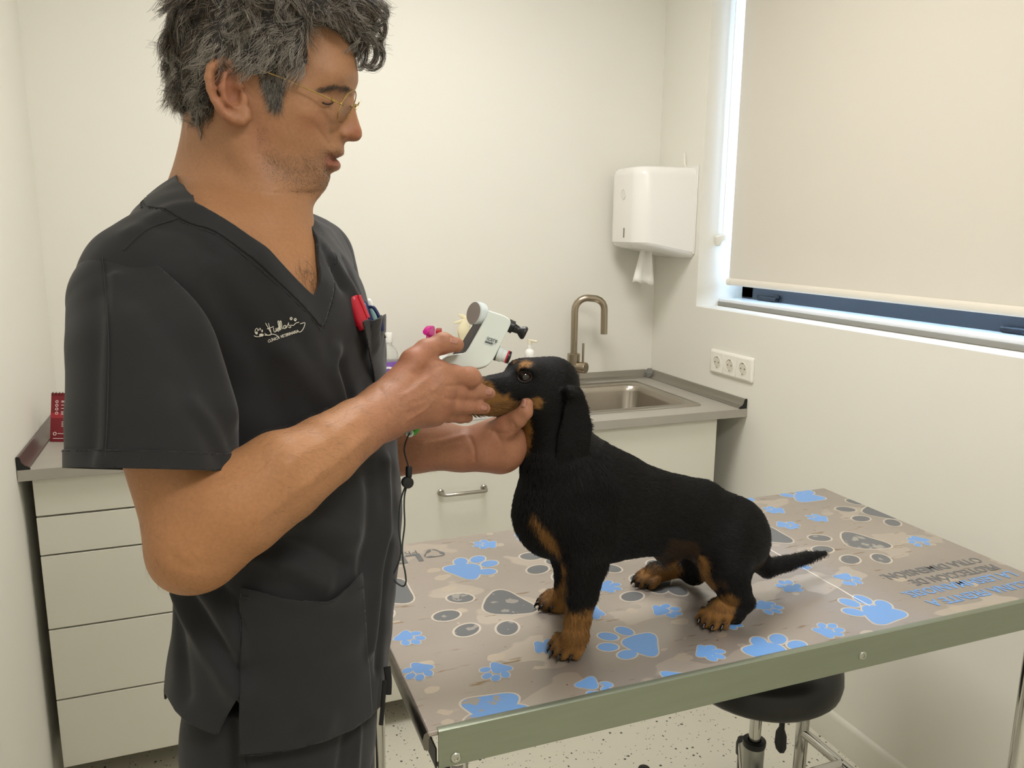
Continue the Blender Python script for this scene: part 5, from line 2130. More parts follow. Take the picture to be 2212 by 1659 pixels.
fs_d = (E2 - J2) / np.linalg.norm(E2 - J2)
sleeve(J2, [J2, J2 + fs_d * .10, J2 + fs_d * .22], [.057, .059, .059], 'sleeve', J2 + fs_d * .17, fs_d, J2 - FB * 0 - LB * .02, -LB, None,
       lo=J2 + A3((-.14, -.14, -.30)), hi=J2 + A3((.18, .16, .11)))
ns_surf = Surf(nsV, nsT)
seam([(222, 556), (232, 640), (236, 760), (233, 900), (228, 985)], 'sleeve_seam', .0007, .0012, surf=ns_surf, parent=top)

# --- trousers
HL = levels(HIP, 0.004, 1.25)
hc_ = A3((HL[0][1], HL[0][2], 0))
LEGN, LEGF = hc_ - LB * .064, hc_ + LB * .064
tr_p = [stack(HL + [(HL[0][0] + .05, HL[0][1], HL[0][2], HL[0][3] * .97, HL[0][4] * .97)], LB, FB, 2.4, .03)]
for q in (LEGN, LEGF):
    tr_p += [cone(A3((q[0], q[1], .86)), A3((q[0], q[1], .50)) + FB * .005, .081, .070, .03), cone(A3((q[0], q[1], .50)) + FB * .005, A3((q[0], q[1], .07)) - FB * .02, .070, .060, .03)]
RV, RQ = mesh_sdf(tr_p, (-1.83, -2.06, .03), (-1.30, -1.55, 1.10), .0060)
RT = tris(RQ)
RV = relax(RV, RQ, 2, .4)
RV = fold(RV, RT, [([(500, 1560), (505, 1659)], -.005, .008), ([(770, 1580), (765, 1659)], .006, .010), ([(745, 1590), (735, 1659)], -.004, .008), ([(560, 1640), (552, 1659)], .004, .010)])
rv, rt = clip(RV, RT, np.maximum(.045 - RV[:, 2], RV[:, 2] - (HL[0][2] if False else 1.02)))
trs = cloth_obj('scrub_trousers', rv, rt, man, th=.002)
trs['label'] = 'charcoal scrub trousers with hanging black drawstring'
tr_surf = Surf(RV, RT)
seam([(520, 1590), (527, 1625), (532, 1659)], 'trouser_seam', .0009, .0008, parent=trs, surf=tr_surf)
# drawstring ends hanging in front of the table edge
dsm = mat('drawstring_black', '#151515', .8)
for pts, rr in (([(836, 1440, .985), (839, 1470, .983), (838, 1500, .982)], .0044), ([(831, 1470, .980), (828, 1510, .978), (825, 1545, .977), (823, 1566, .977)], .0028)):
    MB().tube(smooth_path([at(*q) for q in pts], 5), rr, 8, flat=.5, hint=CF).build('drawstring', dsm, trs)
# shoes
shoe_m = mat('shoe_black', '#1d1d1e', .5)
for q in (LEGN, LEGF):
    f0 = A3((q[0], q[1], 0)) - FB * .02
    rg = []
    for t, w, h in ((-.085, .030, .075), (-.06, .038, .085), (0, .041, .085), (.07, .045, .066), (.13, .047, .050), (.17, .040, .040), (.19, .022, .030)):
        c = f0 + FB * t
        rg.append([c + LB * (w * math.cos(a)) + A3((0, 0, .003 + h * (.5 + .5 * math.sin(a)) if math.sin(a) > -.5 else .003)) for a in [2 * math.pi * k / 18 for k in range(18)]])
    MB().loft(rg).build('shoe', shoe_m, man)

# ================================================================== hair of the vet
HAIRLINE = [(300, -200), (900, -200), (900, 60), (768, 112), (752, 80), (730, 64), (700, 52), (668, 54), (656, 76), (664, 104), (664, 138), (640, 148), (618, 152), (600, 160), (575, 164),
            (545, 160), (515, 154), (500, 140), (478, 132), (460, 142), (455, 170), (460, 205), (462, 235), (440, 262), (420, 280), (408, 270), (300, 262)]
HAIRLINE = np.array(HAIRLINE, float)


def hair_t(P):
    """hair thickness over the scalp (negative where there is none)"""
    w = (P - H0) @ HC
    X = np.where((w > 0)[:, None], mirror_head(P), P)
    px = project(X)
    sd = poly_sd(px, HAIRLINE)
    m = np.clip(-sd / 26, -1, 1)
    full = .0065 + .0115 * np.clip((250 - px[:, 1]) / 240, 0, 1) + .010 * np.clip((40 - px[:, 1]) / 60, 0, 1)
    side = np.clip((px[:, 0] - 520) / 60, 0, 1) * np.clip((px[:, 1] - 120) / 60, 0, 1)
    full = full * (1 - .85 * side)
    return np.where(m > 0, full * np.sqrt(np.clip(m, 0, 1)), m * .02) + np.where(m > 0, .0038 * vnoise(P, 150, 41) * m, 0)


hair_vol = Prim(lambda P: (head_f(P) - hair_t(P)) * .8, H0, .22, .002)
HP = [hair_vol]
for x, y, w, r in ((725, 30, .0, .030), (745, 42, -.022, .019), (755, 42, .018, .022), (768, 32, 0, .017), (775, 15, -.01, .018), (758, 66, -.005, .012), (700, 22, -.03, .025), (640, 0, -.03, .030), (715, -15, .02, .034), (660, -40, .0, .038)):
    HP.append(ellipsoid(hpn(x, y, abs(w)) if w < 0 else mirror_head(hpn(x, y, w)), (r, r * .8, r), [HA, HV, HC], .012))
HV_, HQ_ = mesh_sdf(HP, H0 - .19, H0 + .19, .0030)
HN_ = normals(HV_, HQ_)
# keep only what lies outside the skin
hs = mesh_np('hair', HV_, HQ_)
hb_m = mat('hair_under', '#2b2723', .75, bump=(260, .8, .004))
hair = link('hair', hs, hb_m, man)
hair['label'] = 'thick wavy grey and dark brown hair'
out_m = ev(skin[:1], HV_) > .0006
ng, per = 2100, 13
nh = ng * per
wg = np.where(out_m, 1.0, 0.0) * np.where((HN_ * (CAM - HV_)).sum(1) > -.25, 1, .25)
P0, ti, bc = sample_mesh(HV_, HQ_, ng, 11, wg)
N0 = interp(HN_, ti, bc)
N0 /= np.linalg.norm(N0, axis=1)[:, None]
rel = P0 - H0
fl = -HV * .95 - HA * .45 + np.zeros((ng, 3))
front_ = np.clip((rel @ HA - .02) / .05, 0, 1)[:, None]
topz = np.clip((rel @ HV - .03) / .04, 0, 1)[:, None]
fl = fl * (1 - front_ * topz) + front_ * topz * (HA * .9 - HV * .35)
temple = np.clip((rel @ HA + .01) / .03, 0, 1)[:, None] * (1 - topz)
fl = fl * (1 - temple) + temple * (-HV * .55 - HA * .8)
sw = np.stack([vnoise(P0, 85, 51 + i) for i in range(3)], 1)
fl = fl + sw * .8 + RNG.normal(0, .25, (ng, 3))
fl -= N0 * (fl * N0).sum(1)[:, None]
fl /= np.linalg.norm(fl, axis=1)[:, None] + 1e-9
bi = np.cross(N0, fl)
low = np.clip((-rel @ HV + .0) / .05, 0, 1)
sb_ = np.clip((rel @ HA + .02) / .03, 0, 1) * np.clip((.03 - rel @ HV) / .03, 0, 1)
gl = RNG.uniform(.022, .044, ng) * (1 - .5 * low) * (1 - .62 * sb_)
ph = RNG.uniform(0, 6.28, ng)
tn = RNG.uniform(4.0, 9.0, ng)
gr_ = RNG.uniform(.0020, .0046, ng) * (1 - .4 * low) * (1 - .5 * sb_)
rep = lambda A: np.repeat(A, per, axis=0)
kk = 13
tt = np.linspace(0, 1, kk)
Pg, Ng, Fg, Bg = rep(P0), rep(N0), rep(fl), rep(bi)
o1, o2 = RNG.normal(0, .0024, nh), RNG.normal(0, .0024, nh)
Pg = Pg + Bg * o1[:, None] + Fg * o2[:, None]
ln = rep(gl) * RNG.uniform(.75, 1.15, nh)
ang = rep(ph)[:, None] + rep(tn)[:, None] * tt[None] + RNG.normal(0, .22, (nh, 1))
cr = (rep(gr_) * RNG.uniform(.85, 1.15, nh))[:, None] * np.minimum(1, tt[None] * 2.5)
lift_ = (rep(RNG.uniform(-.12, .05, ng)) + RNG.normal(0, .03, nh))[:, None] * tt[None]
stray = RNG.random(nh) < .04
lift_[stray] += (.35 * RNG.random(stray.sum()))[:, None] * tt[None]
pts = Pg[:, None, :] - Ng[:, None, :] * .0012 + ln[:, None, None] * (Fg[:, None, :] * tt[None, :, None] + Ng[:, None, :] * lift_[:, :, None]) \
    + cr[:, :, None] * (np.cos(ang)[:, :, None] * Bg[:, None, :] + .55 * (np.sin(ang) + .35)[:, :, None] * Ng[:, None, :])
g_ = .55 * rep(RNG.random(ng)) + .45 * RNG.random(nh)
grey = A3(lin('#9c958a')[:3])
dark = A3(lin('#29241f')[:3])
brown = A3(lin('#6b5842')[:3])
gw = np.clip(.44 + .22 * vnoise(Pg, 45, 71) + .22 * rep(temple[:, 0]), 0, 1)
hc = np.where((g_ < gw)[:, None], grey, np.where((RNG.random(nh) > .7)[:, None], brown, dark)) * RNG.uniform(.65, 1.15, (nh, 1))
hair_m = attr_mat('hair_strand', 'hcol', .38, .5)
ho = hair_object('hair_strands', pts, A3(np.linspace(.00017, .00009, kk))[None], hair_m, hair, hc)
ho['kind'] = 'stuff'
# loose curls over the forehead
curl = []
cc = []
for (cx, cy, rx, ry, w, a0, a1, n) in ((816, 60, 17, 27, .0, -2.0, 4.4, 90), (795, 112, 18, 32, -.006, -1.2, 2.6, 70), (806, 120, 22, 30, .006, -1.0, 2.2, 50), (775, 108, 16, 40, .0, -1.4, 1.8, 60), (800, 90, 26, 40, .01, -1.6, 1.4, 40), (812, 30, 24, 26, -.01, -2.4, 1.2, 70), (760, 80, 26, 34, -.012, -2.2, .8, 70)):
    for i in range(n):
        jx, jy, jr = RNG.normal(0, 2.2), RNG.normal(0, 2.2), 1 + RNG.normal(0, .10)
        dw = RNG.normal(0, .004)
        row = []
        for a in np.linspace(a0 + RNG.normal(0, .15), a1 + RNG.normal(0, .35), kk):
            x, y = cx + jx + rx * jr * math.cos(a), cy + jy + ry * jr * math.sin(a)
            row.append(hpn(x, y, -(w + dw) + .0))
        curl.append(row)
        cc.append(dark * RNG.uniform(.8, 2.2) if RNG.random() < .7 else grey * .7)
cu_o = hair_object('loose_curl', np.array(curl), A3(np.linspace(.00020, .00008, kk))[None], hair_m, hair, np.array(cc))
cu_o['kind'] = 'stuff'

# eyebrow, lashes, stubble, forearm and chest hair
def hairs_on(surf_pts, nrm, flow, length, rad, color, name, k=5, curl_=.0, lift=.35):
    n = len(surf_pts)
    flow = flow - nrm * (flow * nrm).sum(1)[:, None]
    flow /= np.linalg.norm(flow, axis=1)[:, None] + 1e-9
    t = np.linspace(0, 1, k)
    L_ = length[:, None, None]
    p = surf_pts[:, None, :] + L_ * (flow[:, None, :] * t[None, :, None] + nrm[:, None, :] * (lift * t * (1 - .4 * t))[None, :, None])
    if curl_:
        b = np.cross(nrm, flow)
        p = p + b[:, None, :] * (curl_ * RNG.normal(size=(n, 1)) * t[None] ** 2)[:, :, None]
    o = hair_object(name, p, A3(np.linspace(rad, rad * .35, k))[None], hair_m, body, color)
    o['kind'] = 'stuff'
    return o


# near eyebrow
m = np.clip(-poly_sd(hpx, [(682, 196), (700, 187), (725, 181), (748, 184), (760, 190), (757, 195), (735, 191), (712, 194), (690, 201)]) / 3, 0, 1) * is_head
P0, ti, bc = sample_mesh(SV, SQ, 500, 5, m)
N0 = interp(SN, ti, bc)
hairs_on(P0, N0, np.tile(-HA * .8 - HV * .25, (500, 1)) + RNG.normal(0, .25, (500, 3)), RNG.uniform(.004, .008, 500), .00011, np.tile(dark * 2.2, (500, 1)), 'eyebrow', lift=.3)
# sideburn
m = np.clip(-poly_sd(hpx, [(556, 160), (620, 148), (616, 190), (608, 226), (594, 243), (580, 222), (568, 190)]) / 6, 0, 1) * is_head
P0, ti, bc = sample_mesh(SV, SQ, 2600, 15, m + 1e-9)
N0 = interp(SN, ti, bc)
sbc = np.where((RNG.random(2600) < .45)[:, None], grey, dark * 1.3)
hairs_on(P0, N0, np.tile(-HV * .9 - HA * .1, (2600, 1)) + RNG.normal(0, .30, (2600, 3)), RNG.uniform(.006, .013, 2600), .00013, sbc, 'sideburn', k=6, curl_=.002, lift=.35)
# stubble
ns = 5200
P0, ti, bc = sample_mesh(SV, SQ, ns, 6, beard + 1e-9)
N0 = interp(SN, ti, bc)
scol = np.where((RNG.random(ns) < .25)[:, None], grey * .8, dark * 1.2)
hairs_on(P0, N0, np.tile(-HV, (ns, 1)) + RNG.normal(0, .4, (ns, 3)), RNG.uniform(.0008, .0018, ns), .00009, scol, 'stubble', k=3, lift=.8)
# forearms
na = 3600
fm = ((px_[:, 0] > 300) & (px_[:, 0] < 960) & (px_[:, 1] > 820) & (SV[:, 2] > 1.07) & (SV[:, 2] < 1.33)) * np.where(px_[:, 0] > 560, 1.0, .35)
P0, ti, bc = sample_mesh(SV, SQ, na, 8, fm)
N0 = interp(SN, ti, bc)
fd = (W1_ - E1) / np.linalg.norm(W1_ - E1)
hairs_on(P0, N0, np.tile(fd * .8 - A3((0, 0, .6)), (na, 1)) + RNG.normal(0, .35, (na, 3)), RNG.uniform(.006, .014, na), .00006, np.tile(dark * 1.6, (na, 1)), 'arm_hair', k=6, curl_=.003, lift=.45)
# chest, at the bottom of the V
cm = np.clip(1 - np.linalg.norm((px_ - (664, 605)) / (24, 42), axis=1), 0, 1) * (SV[:, 2] > 1.3)
P0, ti, bc = sample_mesh(SV, SQ, 260, 9, cm + 1e-9)
N0 = interp(SN, ti, bc)
hairs_on(P0, N0, np.tile(A3((0, 0, 1.0)), (260, 1)) + RNG.normal(0, .6, (260, 3)), RNG.uniform(.008, .018, 260), .00007, np.tile(dark * 1.3, (260, 1)), 'chest_hair', k=6, curl_=.004, lift=.35)
# eyelid line
MB().tube(smooth_path([hpn(697, 222, .0600), hpn(704, 225, .0545), hpn(712, 225, .0490), hpn(719, 222, .0440)], 4), .0009, 6).build('lash_line', mat('lash', '#2a1c16', .7), body)

# ================================================================== lettering on the chest
logo_m = mat('logo_thread', '#d9d5c6', .7)


def z7(*pts):
    return [(480 + x * .193, 600 + y * .193) for x, y in pts]


lg_ = MB()


def stroke(pts, r=.00042, n=5):
    L_ = top_surf.line(smooth2(z7(*pts), n), .0010)
    lg_.tube(list(L_), r, 5)


def dot(x, y, rx, ry):
    c = z7((x, y))[0]
    ring_ = [(c[0] + rx * .193 * math.cos(a), c[1] + ry * .193 * math.sin(a)) for a in np.linspace(0, 2 * math.pi, 13)[:-1]]
    P = list(top_surf.line(ring_, .0012))
    lg_.add(P, [tuple(range(len(P)))])


for st in ([(483, 505), (500, 535), (530, 590), (548, 622), (535, 642), (505, 640), (475, 620)], [(516, 505), (526, 545), (540, 590), (546, 600)], [(500, 572), (530, 562), (575, 545)], [(572, 558), (578, 598), (592, 606), (600, 590), (600, 562), (606, 600)],
           [(612, 590), (630, 572), (624, 558), (614, 580), (626, 598), (640, 580)], [(640, 580), (622, 500), (628, 480), (636, 500), (644, 575), (656, 580)], [(656, 580), (646, 500), (652, 480), (660, 500), (668, 560), (680, 572)],
           [(706, 530), (690, 535), (686, 560), (700, 568), (710, 545), (709, 530), (716, 562)], [(716, 562), (736, 520), (742, 500), (742, 525), (768, 548), (752, 558), (738, 548)], [(764, 527), (795, 532), (822, 506), (858, 497)],
           [(870, 515), (918, 503), (918, 530), (900, 575), (876, 602), (852, 606)], [(355, 645), (385, 658), (430, 655)], [(375, 622), (368, 600), (376, 572), (392, 562)], [(475, 640), (520, 642), (560, 630), (600, 640), (625, 660)]):
    stroke(st)
dot(440, 638, 26, 17)
for x, y, rx, ry in ((386, 615, 14, 17), (402, 580, 8, 14), (425, 572, 7, 15), (447, 592, 8, 16)):
    dot(x, y, rx, ry)
for cx, cy in ((770, 458), (815, 470)):
    dot(cx, cy + 6, 11, 9)
    for dx, dy in ((-12, -4), (-5, -15), (5, -15), (13, -5)):
        dot(cx + dx, cy + dy, 4.5, 6.5)
lo_ = lg_.build('logo', logo_m, top, fix=False)
lo_['label'] = 'white embroidered clinic name with paw print'


def text_on(surf, body, p0, p1, upv, m, parent, name='lettering', off=.0011, h=1.0):
    """lettering laid on a curved surface between two picture points"""
    tm = text_mesh(name, body, 1.0, m, parent, Matrix.Identity(4), 0.0, 1.0, 'LEFT', 2, bold=.022)
    n = len(tm.data.vertices)
    co = np.zeros(n * 3)
    tm.data.vertices.foreach_get('co', co)
    co = co.reshape(-1, 3)
    wx = co[:, 0].max()
    p0, p1, upv = A3(p0 + (0,)), A3(p1 + (0,)), A3(upv + (0,))
    out = []
    for x, y, z in co:
        q = p0 + (p1 - p0) * (x / wx) + upv * y
        out.append(surf.hit(q[0], q[1], off)[0])
    if parent is not None:
        inv = np.array(world_of(tm).inverted())
        out = [(inv @ np.append(o, 1))[:3] for o in out]
    tm.data.vertices.foreach_set('co', np.array(out).ravel())
    tm.data.update()
    return tm


text_on(top_surf, 'CLÍNICA VETERINARIA', z7((515, 726))[0], z7((858, 606))[0], (-1.6, -8.6), logo_m, top)

# ================================================================== pens in the chest pocket
def pen_frame(base, tip, dflt):
    b = top_surf.hit(*base, .006, dflt)[0]
    d = (b - CAM) @ CF
    t = at(tip[0], tip[1], d - .004)
    return b, t


b0, t0 = pen_frame((775, 700), (759, 642), .95)
dn = (t0 - b0) / np.linalg.norm(t0 - b0)
mk = empty('red_marker', b0, 'thick red marker pen clipped in the chest pocket', 'marker')
mred = mat('marker_red', '#b3142b', .35)
L_ = np.linalg.norm(t0 - b0)
MB().lathe([(.0060, -.006), (.0072, -.004), (.0072, .0)], b0, dn, 20).build('barrel', mred, mk)
MB().lathe([(.0084, .0)] + [(.0084 + .0004 * (i % 2), .002 + i * (L_ - .006) / 16) for i in range(17)] + [(.0084, L_ - .002), (.0074, L_)], b0, dn, 22).build('cap', mred, mk, sharp=.9)
sdm = np.cross(dn, -CF)
sdm /= np.linalg.norm(sdm)
sdm = sdm if sdm @ CR > 0 else -sdm
c0 = t0 + sdm * .0095
MB().box((0, 0, 0), (1, 1, 1)).v
clipb = MB().tube([c0 - dn * .001, c0 - dn * .030], .0036, 8, flat=.5)
clipb.build('clip', mred, mk)
b1, t1 = pen_frame((793, 704), (785, 652), .97)
dn1 = (t1 - b1) / np.linalg.norm(t1 - b1)
bp = empty('blue_pen', b1, 'dark blue ballpoint pen between the red marker and the white pen', 'pen')
navy = mat('pen_navy', '#1c2a57', .3)
MB().lathe([(.0042, -.008), (.0046, -.006), (.0046, np.linalg.norm(t1 - b1) - .004), (.003, np.linalg.norm(t1 - b1))], b1, dn1, 16).build('barrel', navy, bp)
MB().tube(smooth_path([t1 + sdm * .004 - dn1 * .008, t1 + sdm * .010 - dn1 * .012, t1 + sdm * .0125 - dn1 * .03, t1 + sdm * .010 - dn1 * .042], 4), .0022, 8).build('clip', navy, bp)
b2, t2 = pen_frame((802, 704), (793, 649), .985)
b2, t2 = b2 + CF * .012, t2 + CF * .012
dn2 = (t2 - b2) / np.linalg.norm(t2 - b2)
wp = empty('white_pen', b2, 'slim pen with white push button and teal barrel in the pocket', 'pen')
L2 = np.linalg.norm(t2 - b2)
MB().lathe([(.0038, -.008), (.0040, L2 - .006)], b2, dn2, 14).build('barrel', mat('pen_teal', '#8fb4b4', .25), wp)
MB().lathe([(.0034, L2 - .0058), (.0040, L2 - .003), (.0040, L2 + .001), (.002, L2 + .0035)], b2, dn2, 14).build('push_button', whitepl, wp)
MB().tube([t2 + sdm * .0052 - dn2 * .018, t2 + sdm * .0056 - dn2 * .052], .0018, 7).build('clip', chrome_m, wp)

# ================================================================== glasses
gold = mat('gold_wire', '#b89c62', .25, metal=1.0)
lens_m = mat('lens_glass', '#ffffff', .0, trans=1.0, ior=1.08)
gl_ = empty('eyeglasses', hp(742, 228), 'round gold wire eyeglasses worn by the man', 'eyeglasses')
e1 = HA * 38 + HV * 73
e1 /= np.linalg.norm(e1)
e2 = HC + HA * .17
e2 /= np.linalg.norm(e2)
gn3 = np.cross(e1, e2)
LENS = []
for sgn in (-1, 1):
    c = hpn(749, 230, .0345)
    f2 = e2
    if sgn > 0:
        c = mirror_head(c)
        f2 = mirror_head(H0 + e2) - H0
    pts = [c + .0200 * (math.cos(a) * e1 + math.sin(a) * f2 * 1.04) for a in [2 * math.pi * k / 40 for k in range(40)]]
    MB().tube(pts, .00085, 8, closed=True).build('lens_rim', gold, gl_)
    nrm_ = np.cross(e1, f2)
    nrm_ /= np.linalg.norm(nrm_)
    V = [c + nrm_ * s * .0008 + .0195 * (math.cos(a) * e1 + math.sin(a) * f2 * 1.04) for s in (-1, 1) for a in [2 * math.pi * k / 40 for k in range(40)]]
    MB().add(V, [tuple(range(39, -1, -1)), tuple(range(40, 80))] + [(k, (k + 1) % 40, 40 + (k + 1) % 40, 40 + k) for k in range(40)]).build('lens', lens_m, gl_, sharp=.6)
    LENS.append(c)
    def gp(px, py, w):
        q = hpn(px, py, w)
        return q if sgn < 0 else mirror_head(q)
    hinge = gp(736, 224, .0555)
    MB().tube([c - (c - hinge) * .62, hinge, gp(720, 217, .062)], .0013, 8).build('end_piece', gold, gl_)
    MB().tube([gp(722, 218, .0615), gp(716, 215, .063)], .0022, 8).build('hinge', gold, gl_)
    MB().tube(smooth_path([gp(720, 217, .0625), gp(660, 190, .074), gp(588, 160, .0795), (gp(520, 140, .0815)), gp(478, 140, .0780), gp(462, 160, .0745), gp(458, 185, .0730)], 4), .00085, 7).build('temple_arm', gold, gl_)
m0, m1 = LENS
MB().tube(smooth_path([m0 + HC * .020 + e1 * .004, (m0 + m1) / 2 + HA * .004 + e1 * .008, m1 - HC * .020 + e1 * .004], 5), .0010, 8).build('bridge', gold, gl_)

# ================================================================== tonometer in the near hand
dev_d = 1.062
ton = empty('tonometer', at(1040, 740, dev_d), 'white handheld eye tonometer with grey thumb strip and dial', 'tonometer')
dwh = mat('device_white', '#d5ddd6', .28)
dgr = mat('device_grey', '#4a4644', .5)
dth = .036


def z8(*pts):
    return [(790 + x * .1763, 640 + y * .1763) for x, y in pts]


nx = CF - CR * .10 - CU * .05
nx /= np.linalg.norm(nx)


def dplane(px, py, off=0.0):
    """point on the near flank of the device"""
    c0 = at(1040, 740, dev_d) - nx * dth / 2
    d = ray(px, py)
    t = ((c0 - CAM) @ nx + off) / (d @ nx)
    return CAM + d * t


shell = smooth2(z8((1500, 168), (1600, 200), (1700, 235), (1768, 285), (1772, 350), (1700, 500), (1620, 660), (1560, 775), (1490, 845), (1380, 880), (1250, 895), (1100, 960), (960, 1080), (800, 1300), (660, 1500), (600, 1610), (540, 1600), (520, 1560), (600, 1360), (740, 1120), (850, 900), (905, 800), (1000, 725), (1150, 700), (1225, 680), (1300, 560), (1400, 380), (1480, 240)), 2)
MB().prism([dplane(x, y) for x, y in shell], nx * dth).build('shell', dwh, ton, bev=.007, seg=4)
strip = z8((1440, 190), (1500, 175), (1528, 195), (1515, 260), (1300, 585), (1225, 690), (1160, 705), (1065, 705), (1110, 660), (1180, 560), (1330, 320))
MB().prism([dplane(x, y) + nx * .006 for x, y in smooth2(strip + strip[:1], 2)[:-1]], nx * (dth - .012)).build('thumb_strip', dgr, ton, bev=.003, seg=3)
dkc = dplane(*z8((1440, 235))[0], dth * .5)
kax = dplane(*z8((1370, 220))[0], dth * .5) - dkc
kax = kax / np.linalg.norm(kax) - CF * .75
kax /= np.linalg.norm(kax)
MB().lathe([(.0100, .0), (.0100, .004)], dkc + kax * -.002, kax, 24).build('dial_neck', dgr, ton)
MB().lathe([(.0155, .004), (.0160, .005), (.0160, .0155), (.0148, .0165)], dkc, kax, 32).build('dial_ring', mat('dial_white', '#ccd6d6', .3), ton)
MB().lathe([(.0, .0166), (.0146, .0166), (.0146, .0170), (.0, .0170)], dkc, kax, 32).build('dial_face', mat('spun_steel', '#cfc4be', .5, metal=.75), ton)
# forehead rest
r0_ = dplane(*z8((1770, 365))[0], dth * .5)
r1_ = dplane(*z8((1880, 420))[0], dth * .5)
ra_ = (r1_ - r0_) / np.linalg.norm(r1_ - r0_)
Lr = np.linalg.norm(r1_ - r0_)
MB().lathe([(.0085, -.004), (.0088, .0045), (.0062, .0055), (.0055, .010), (.0050, .013), (.0075, .0165), (.0092, .0195), (.0092, .0215), (.0075, .0235), (0, .024)], r0_, ra_, 24).build('forehead_rest', black_m, ton, sharp=.8)
# probe tube
q0_ = dplane(*z8((1590, 690))[0], dth * .5)
q1_ = dplane(*z8((1700, 730))[0], dth * .5)
qa = (q1_ - q0_) / np.linalg.norm(q1_ - q0_) - CF * .15
qa /= np.linalg.norm(qa)
MB().lathe([(.0105, -.004), (.0105, .003), (.0095, .004)], q0_, qa, 24).build('probe_collar', dgr, ton)
MB().lathe([(.0100, .003), (.0100, .0095), (.0085, .0105), (.0085, .0160)], q0_, qa, 24).build('probe_tube', mat('probe_white', '#d7dedb', .2), ton)
MB().lathe([(.0088, .0160), (.0088, .0182)], q0_, qa, 24).build('probe_ring', mat('ring_red', '#b81f36', .3), ton)
MB().lathe([(.0087, .0182), (.0085, .0205), (.004, .0212), (.0035, .018), (0, .018)], q0_, qa, 24).build('probe_tip', black_m, ton)
# small metal stud under the body
MB().lathe([(.0022, 0), (.0022, .006)], dplane(*z8((1325, 900))[0], dth * .5), -CU, 10).build('stud', chrome_m, ton)
# flank label
fo_ = -.0009
ol = z8((1480, 492), (1590, 520), (1600, 535), (1565, 600), (1550, 608), (1450, 582), (1448, 570))
MB().add([dplane(x, y, fo_ * .6) for x, y in ol], [tuple(range(len(ol)))]).build('label_plate', mat('label_pale', '#c6cfca', .25), ton, smooth=False)
ax_ = dplane(*z8((1578, 556))[0]) - dplane(*z8((1480, 526))[0])
ay_ = dplane(*z8((1490, 500))[0]) - dplane(*z8((1478, 545))[0])
text_mesh('device_text', 'icare', .0086, mat('ink_dark', '#26282a', .5), ton, basis(dplane(*z8((1480, 534))[0], fo_), ax_, ay_), .0001, .86, 'LEFT', 3)
ob = z8((1468, 546), (1560, 572), (1550, 593), (1460, 565))
MB().add([dplane(x, y, fo_) for x, y in ob], [(0, 1, 2, 3)]).build('label_bar', mat('ink_bar', '#37393b', .5), ton, smooth=False)
text_mesh('device_text', 'TONOVET', .0030, mat('ink_pale', '#aab0ae', .5), ton, basis(dplane(*z8((1470, 561))[0], fo_ * 1.3), ax_, ay_), .00005, 1.0, 'LEFT', 2)
# green end cap and wrist strap
gc = [(861, 918), (866, 929), (876, 938), (888, 942), (898, 939), (906, 929), (909, 918), (900, 905), (872, 903)]
c_of = .0
MB().prism([dplane(x, y, .003) for x, y in smooth2(gc + gc[:1], 2)[:-1]], nx * (dth - .006)).build('end_cap', mat('cap_green', '#3f9a25', .35), ton, bev=.004, seg=3)
ev_ = dplane(885, 936, -.0008)
MB().lathe([(.0052, 0), (.0052, .0018), (.003, .002), (.003, 0)], ev_ + nx * .0035, -nx, 16).build('strap_eyelet', mat('eyelet', '#b9c4bb', .3, metal=.6), ton)
cordm = mat('strap_cord', '#2e3432', .7)
sd2 = (ev_ - CAM) @ CF
hang = lambda x, y, o=0.0: at(x, y, sd2 + o)
MB().tube(smooth_path([hang(885, 935), hang(879, 948), hang(874, 965), hang(874, 978), hang(879, 996), hang(883, 1010)], 5), .0010, 7).build('strap_cord', black_m, ton)
MB().lathe([(.0035, 0), (.0042, .002), (.0042, .013), (.0036, .015)], hang(883, 1032), hang(883, 1009) - hang(883, 1032), 12).build('strap_ferrule', black_m, ton)
MB().lathe([(.0066, -.006), (.0075, -.005), (.0075, .005), (.0066, .006), (0, .0065)], hang(880, 1042), -CF + CR * .3, 18).build('cord_lock', black_m, ton)
loop = [(876, 1050), (868, 1072), (863, 1100), (862, 1145), (866, 1180), (864, 1205), (856, 1228), (849, 1243), (852, 1254), (862, 1263), (872, 1266), (877, 1256), (875, 1235), (871, 1215), (869, 1180), (874, 1135), (873, 1095), (874, 1070), (878, 1052)]
MB().tube(smooth_path([hang(x, y, .002 * math.sin(i * .9)) for i, (x, y) in enumerate(loop)], 4), .0011, 7).build('strap_loop', cordm, ton)

# ================================================================== finger nails of the vet
nail_m = mat('nail', '#a87664', .3)


def nail(px, py, ang, la, lb, surf=skin_surf):
    """thin curved plate on the finger, ang = picture direction of the finger tip"""
    V, Fs = [], []
    ca, sa = math.cos(ang), math.sin(ang)
    nu, nv = 7, 6
    for i in range(nu):
        for j in range(nv):
            u, v = i / (nu - 1) * 2 - 1, j / (nv - 1) * 2 - 1
            k = math.sqrt(max(0, 1 - .45 * u * u)) 
            x = px + la * u * ca - lb * v * k * sa
            y = py + la * u * sa + lb * v * k * ca
            V.append(surf.hit(x, y, .00035 + .0004 * (1 - v * v) * max(u, 0))[0])
    for i in range(nu - 1):
        for j in range(nv - 1):
            Fs.append((i * nv + j, (i + 1) * nv + j, (i + 1) * nv + j + 1, i * nv + j + 1))
    o = MB().add(V, Fs).build('nail', nail_m, body, sharp=None)
    o.modifiers.new('thick', 'SOLIDIFY').thickness = .0006
    return o


nail(981, 737, .25, 9, 6)
nail(1056, 847, .2, 7, 7)
nail(1046, 881, .15, 7, 6.5)
nail(1131, 871, -1.45, 9, 4.5)

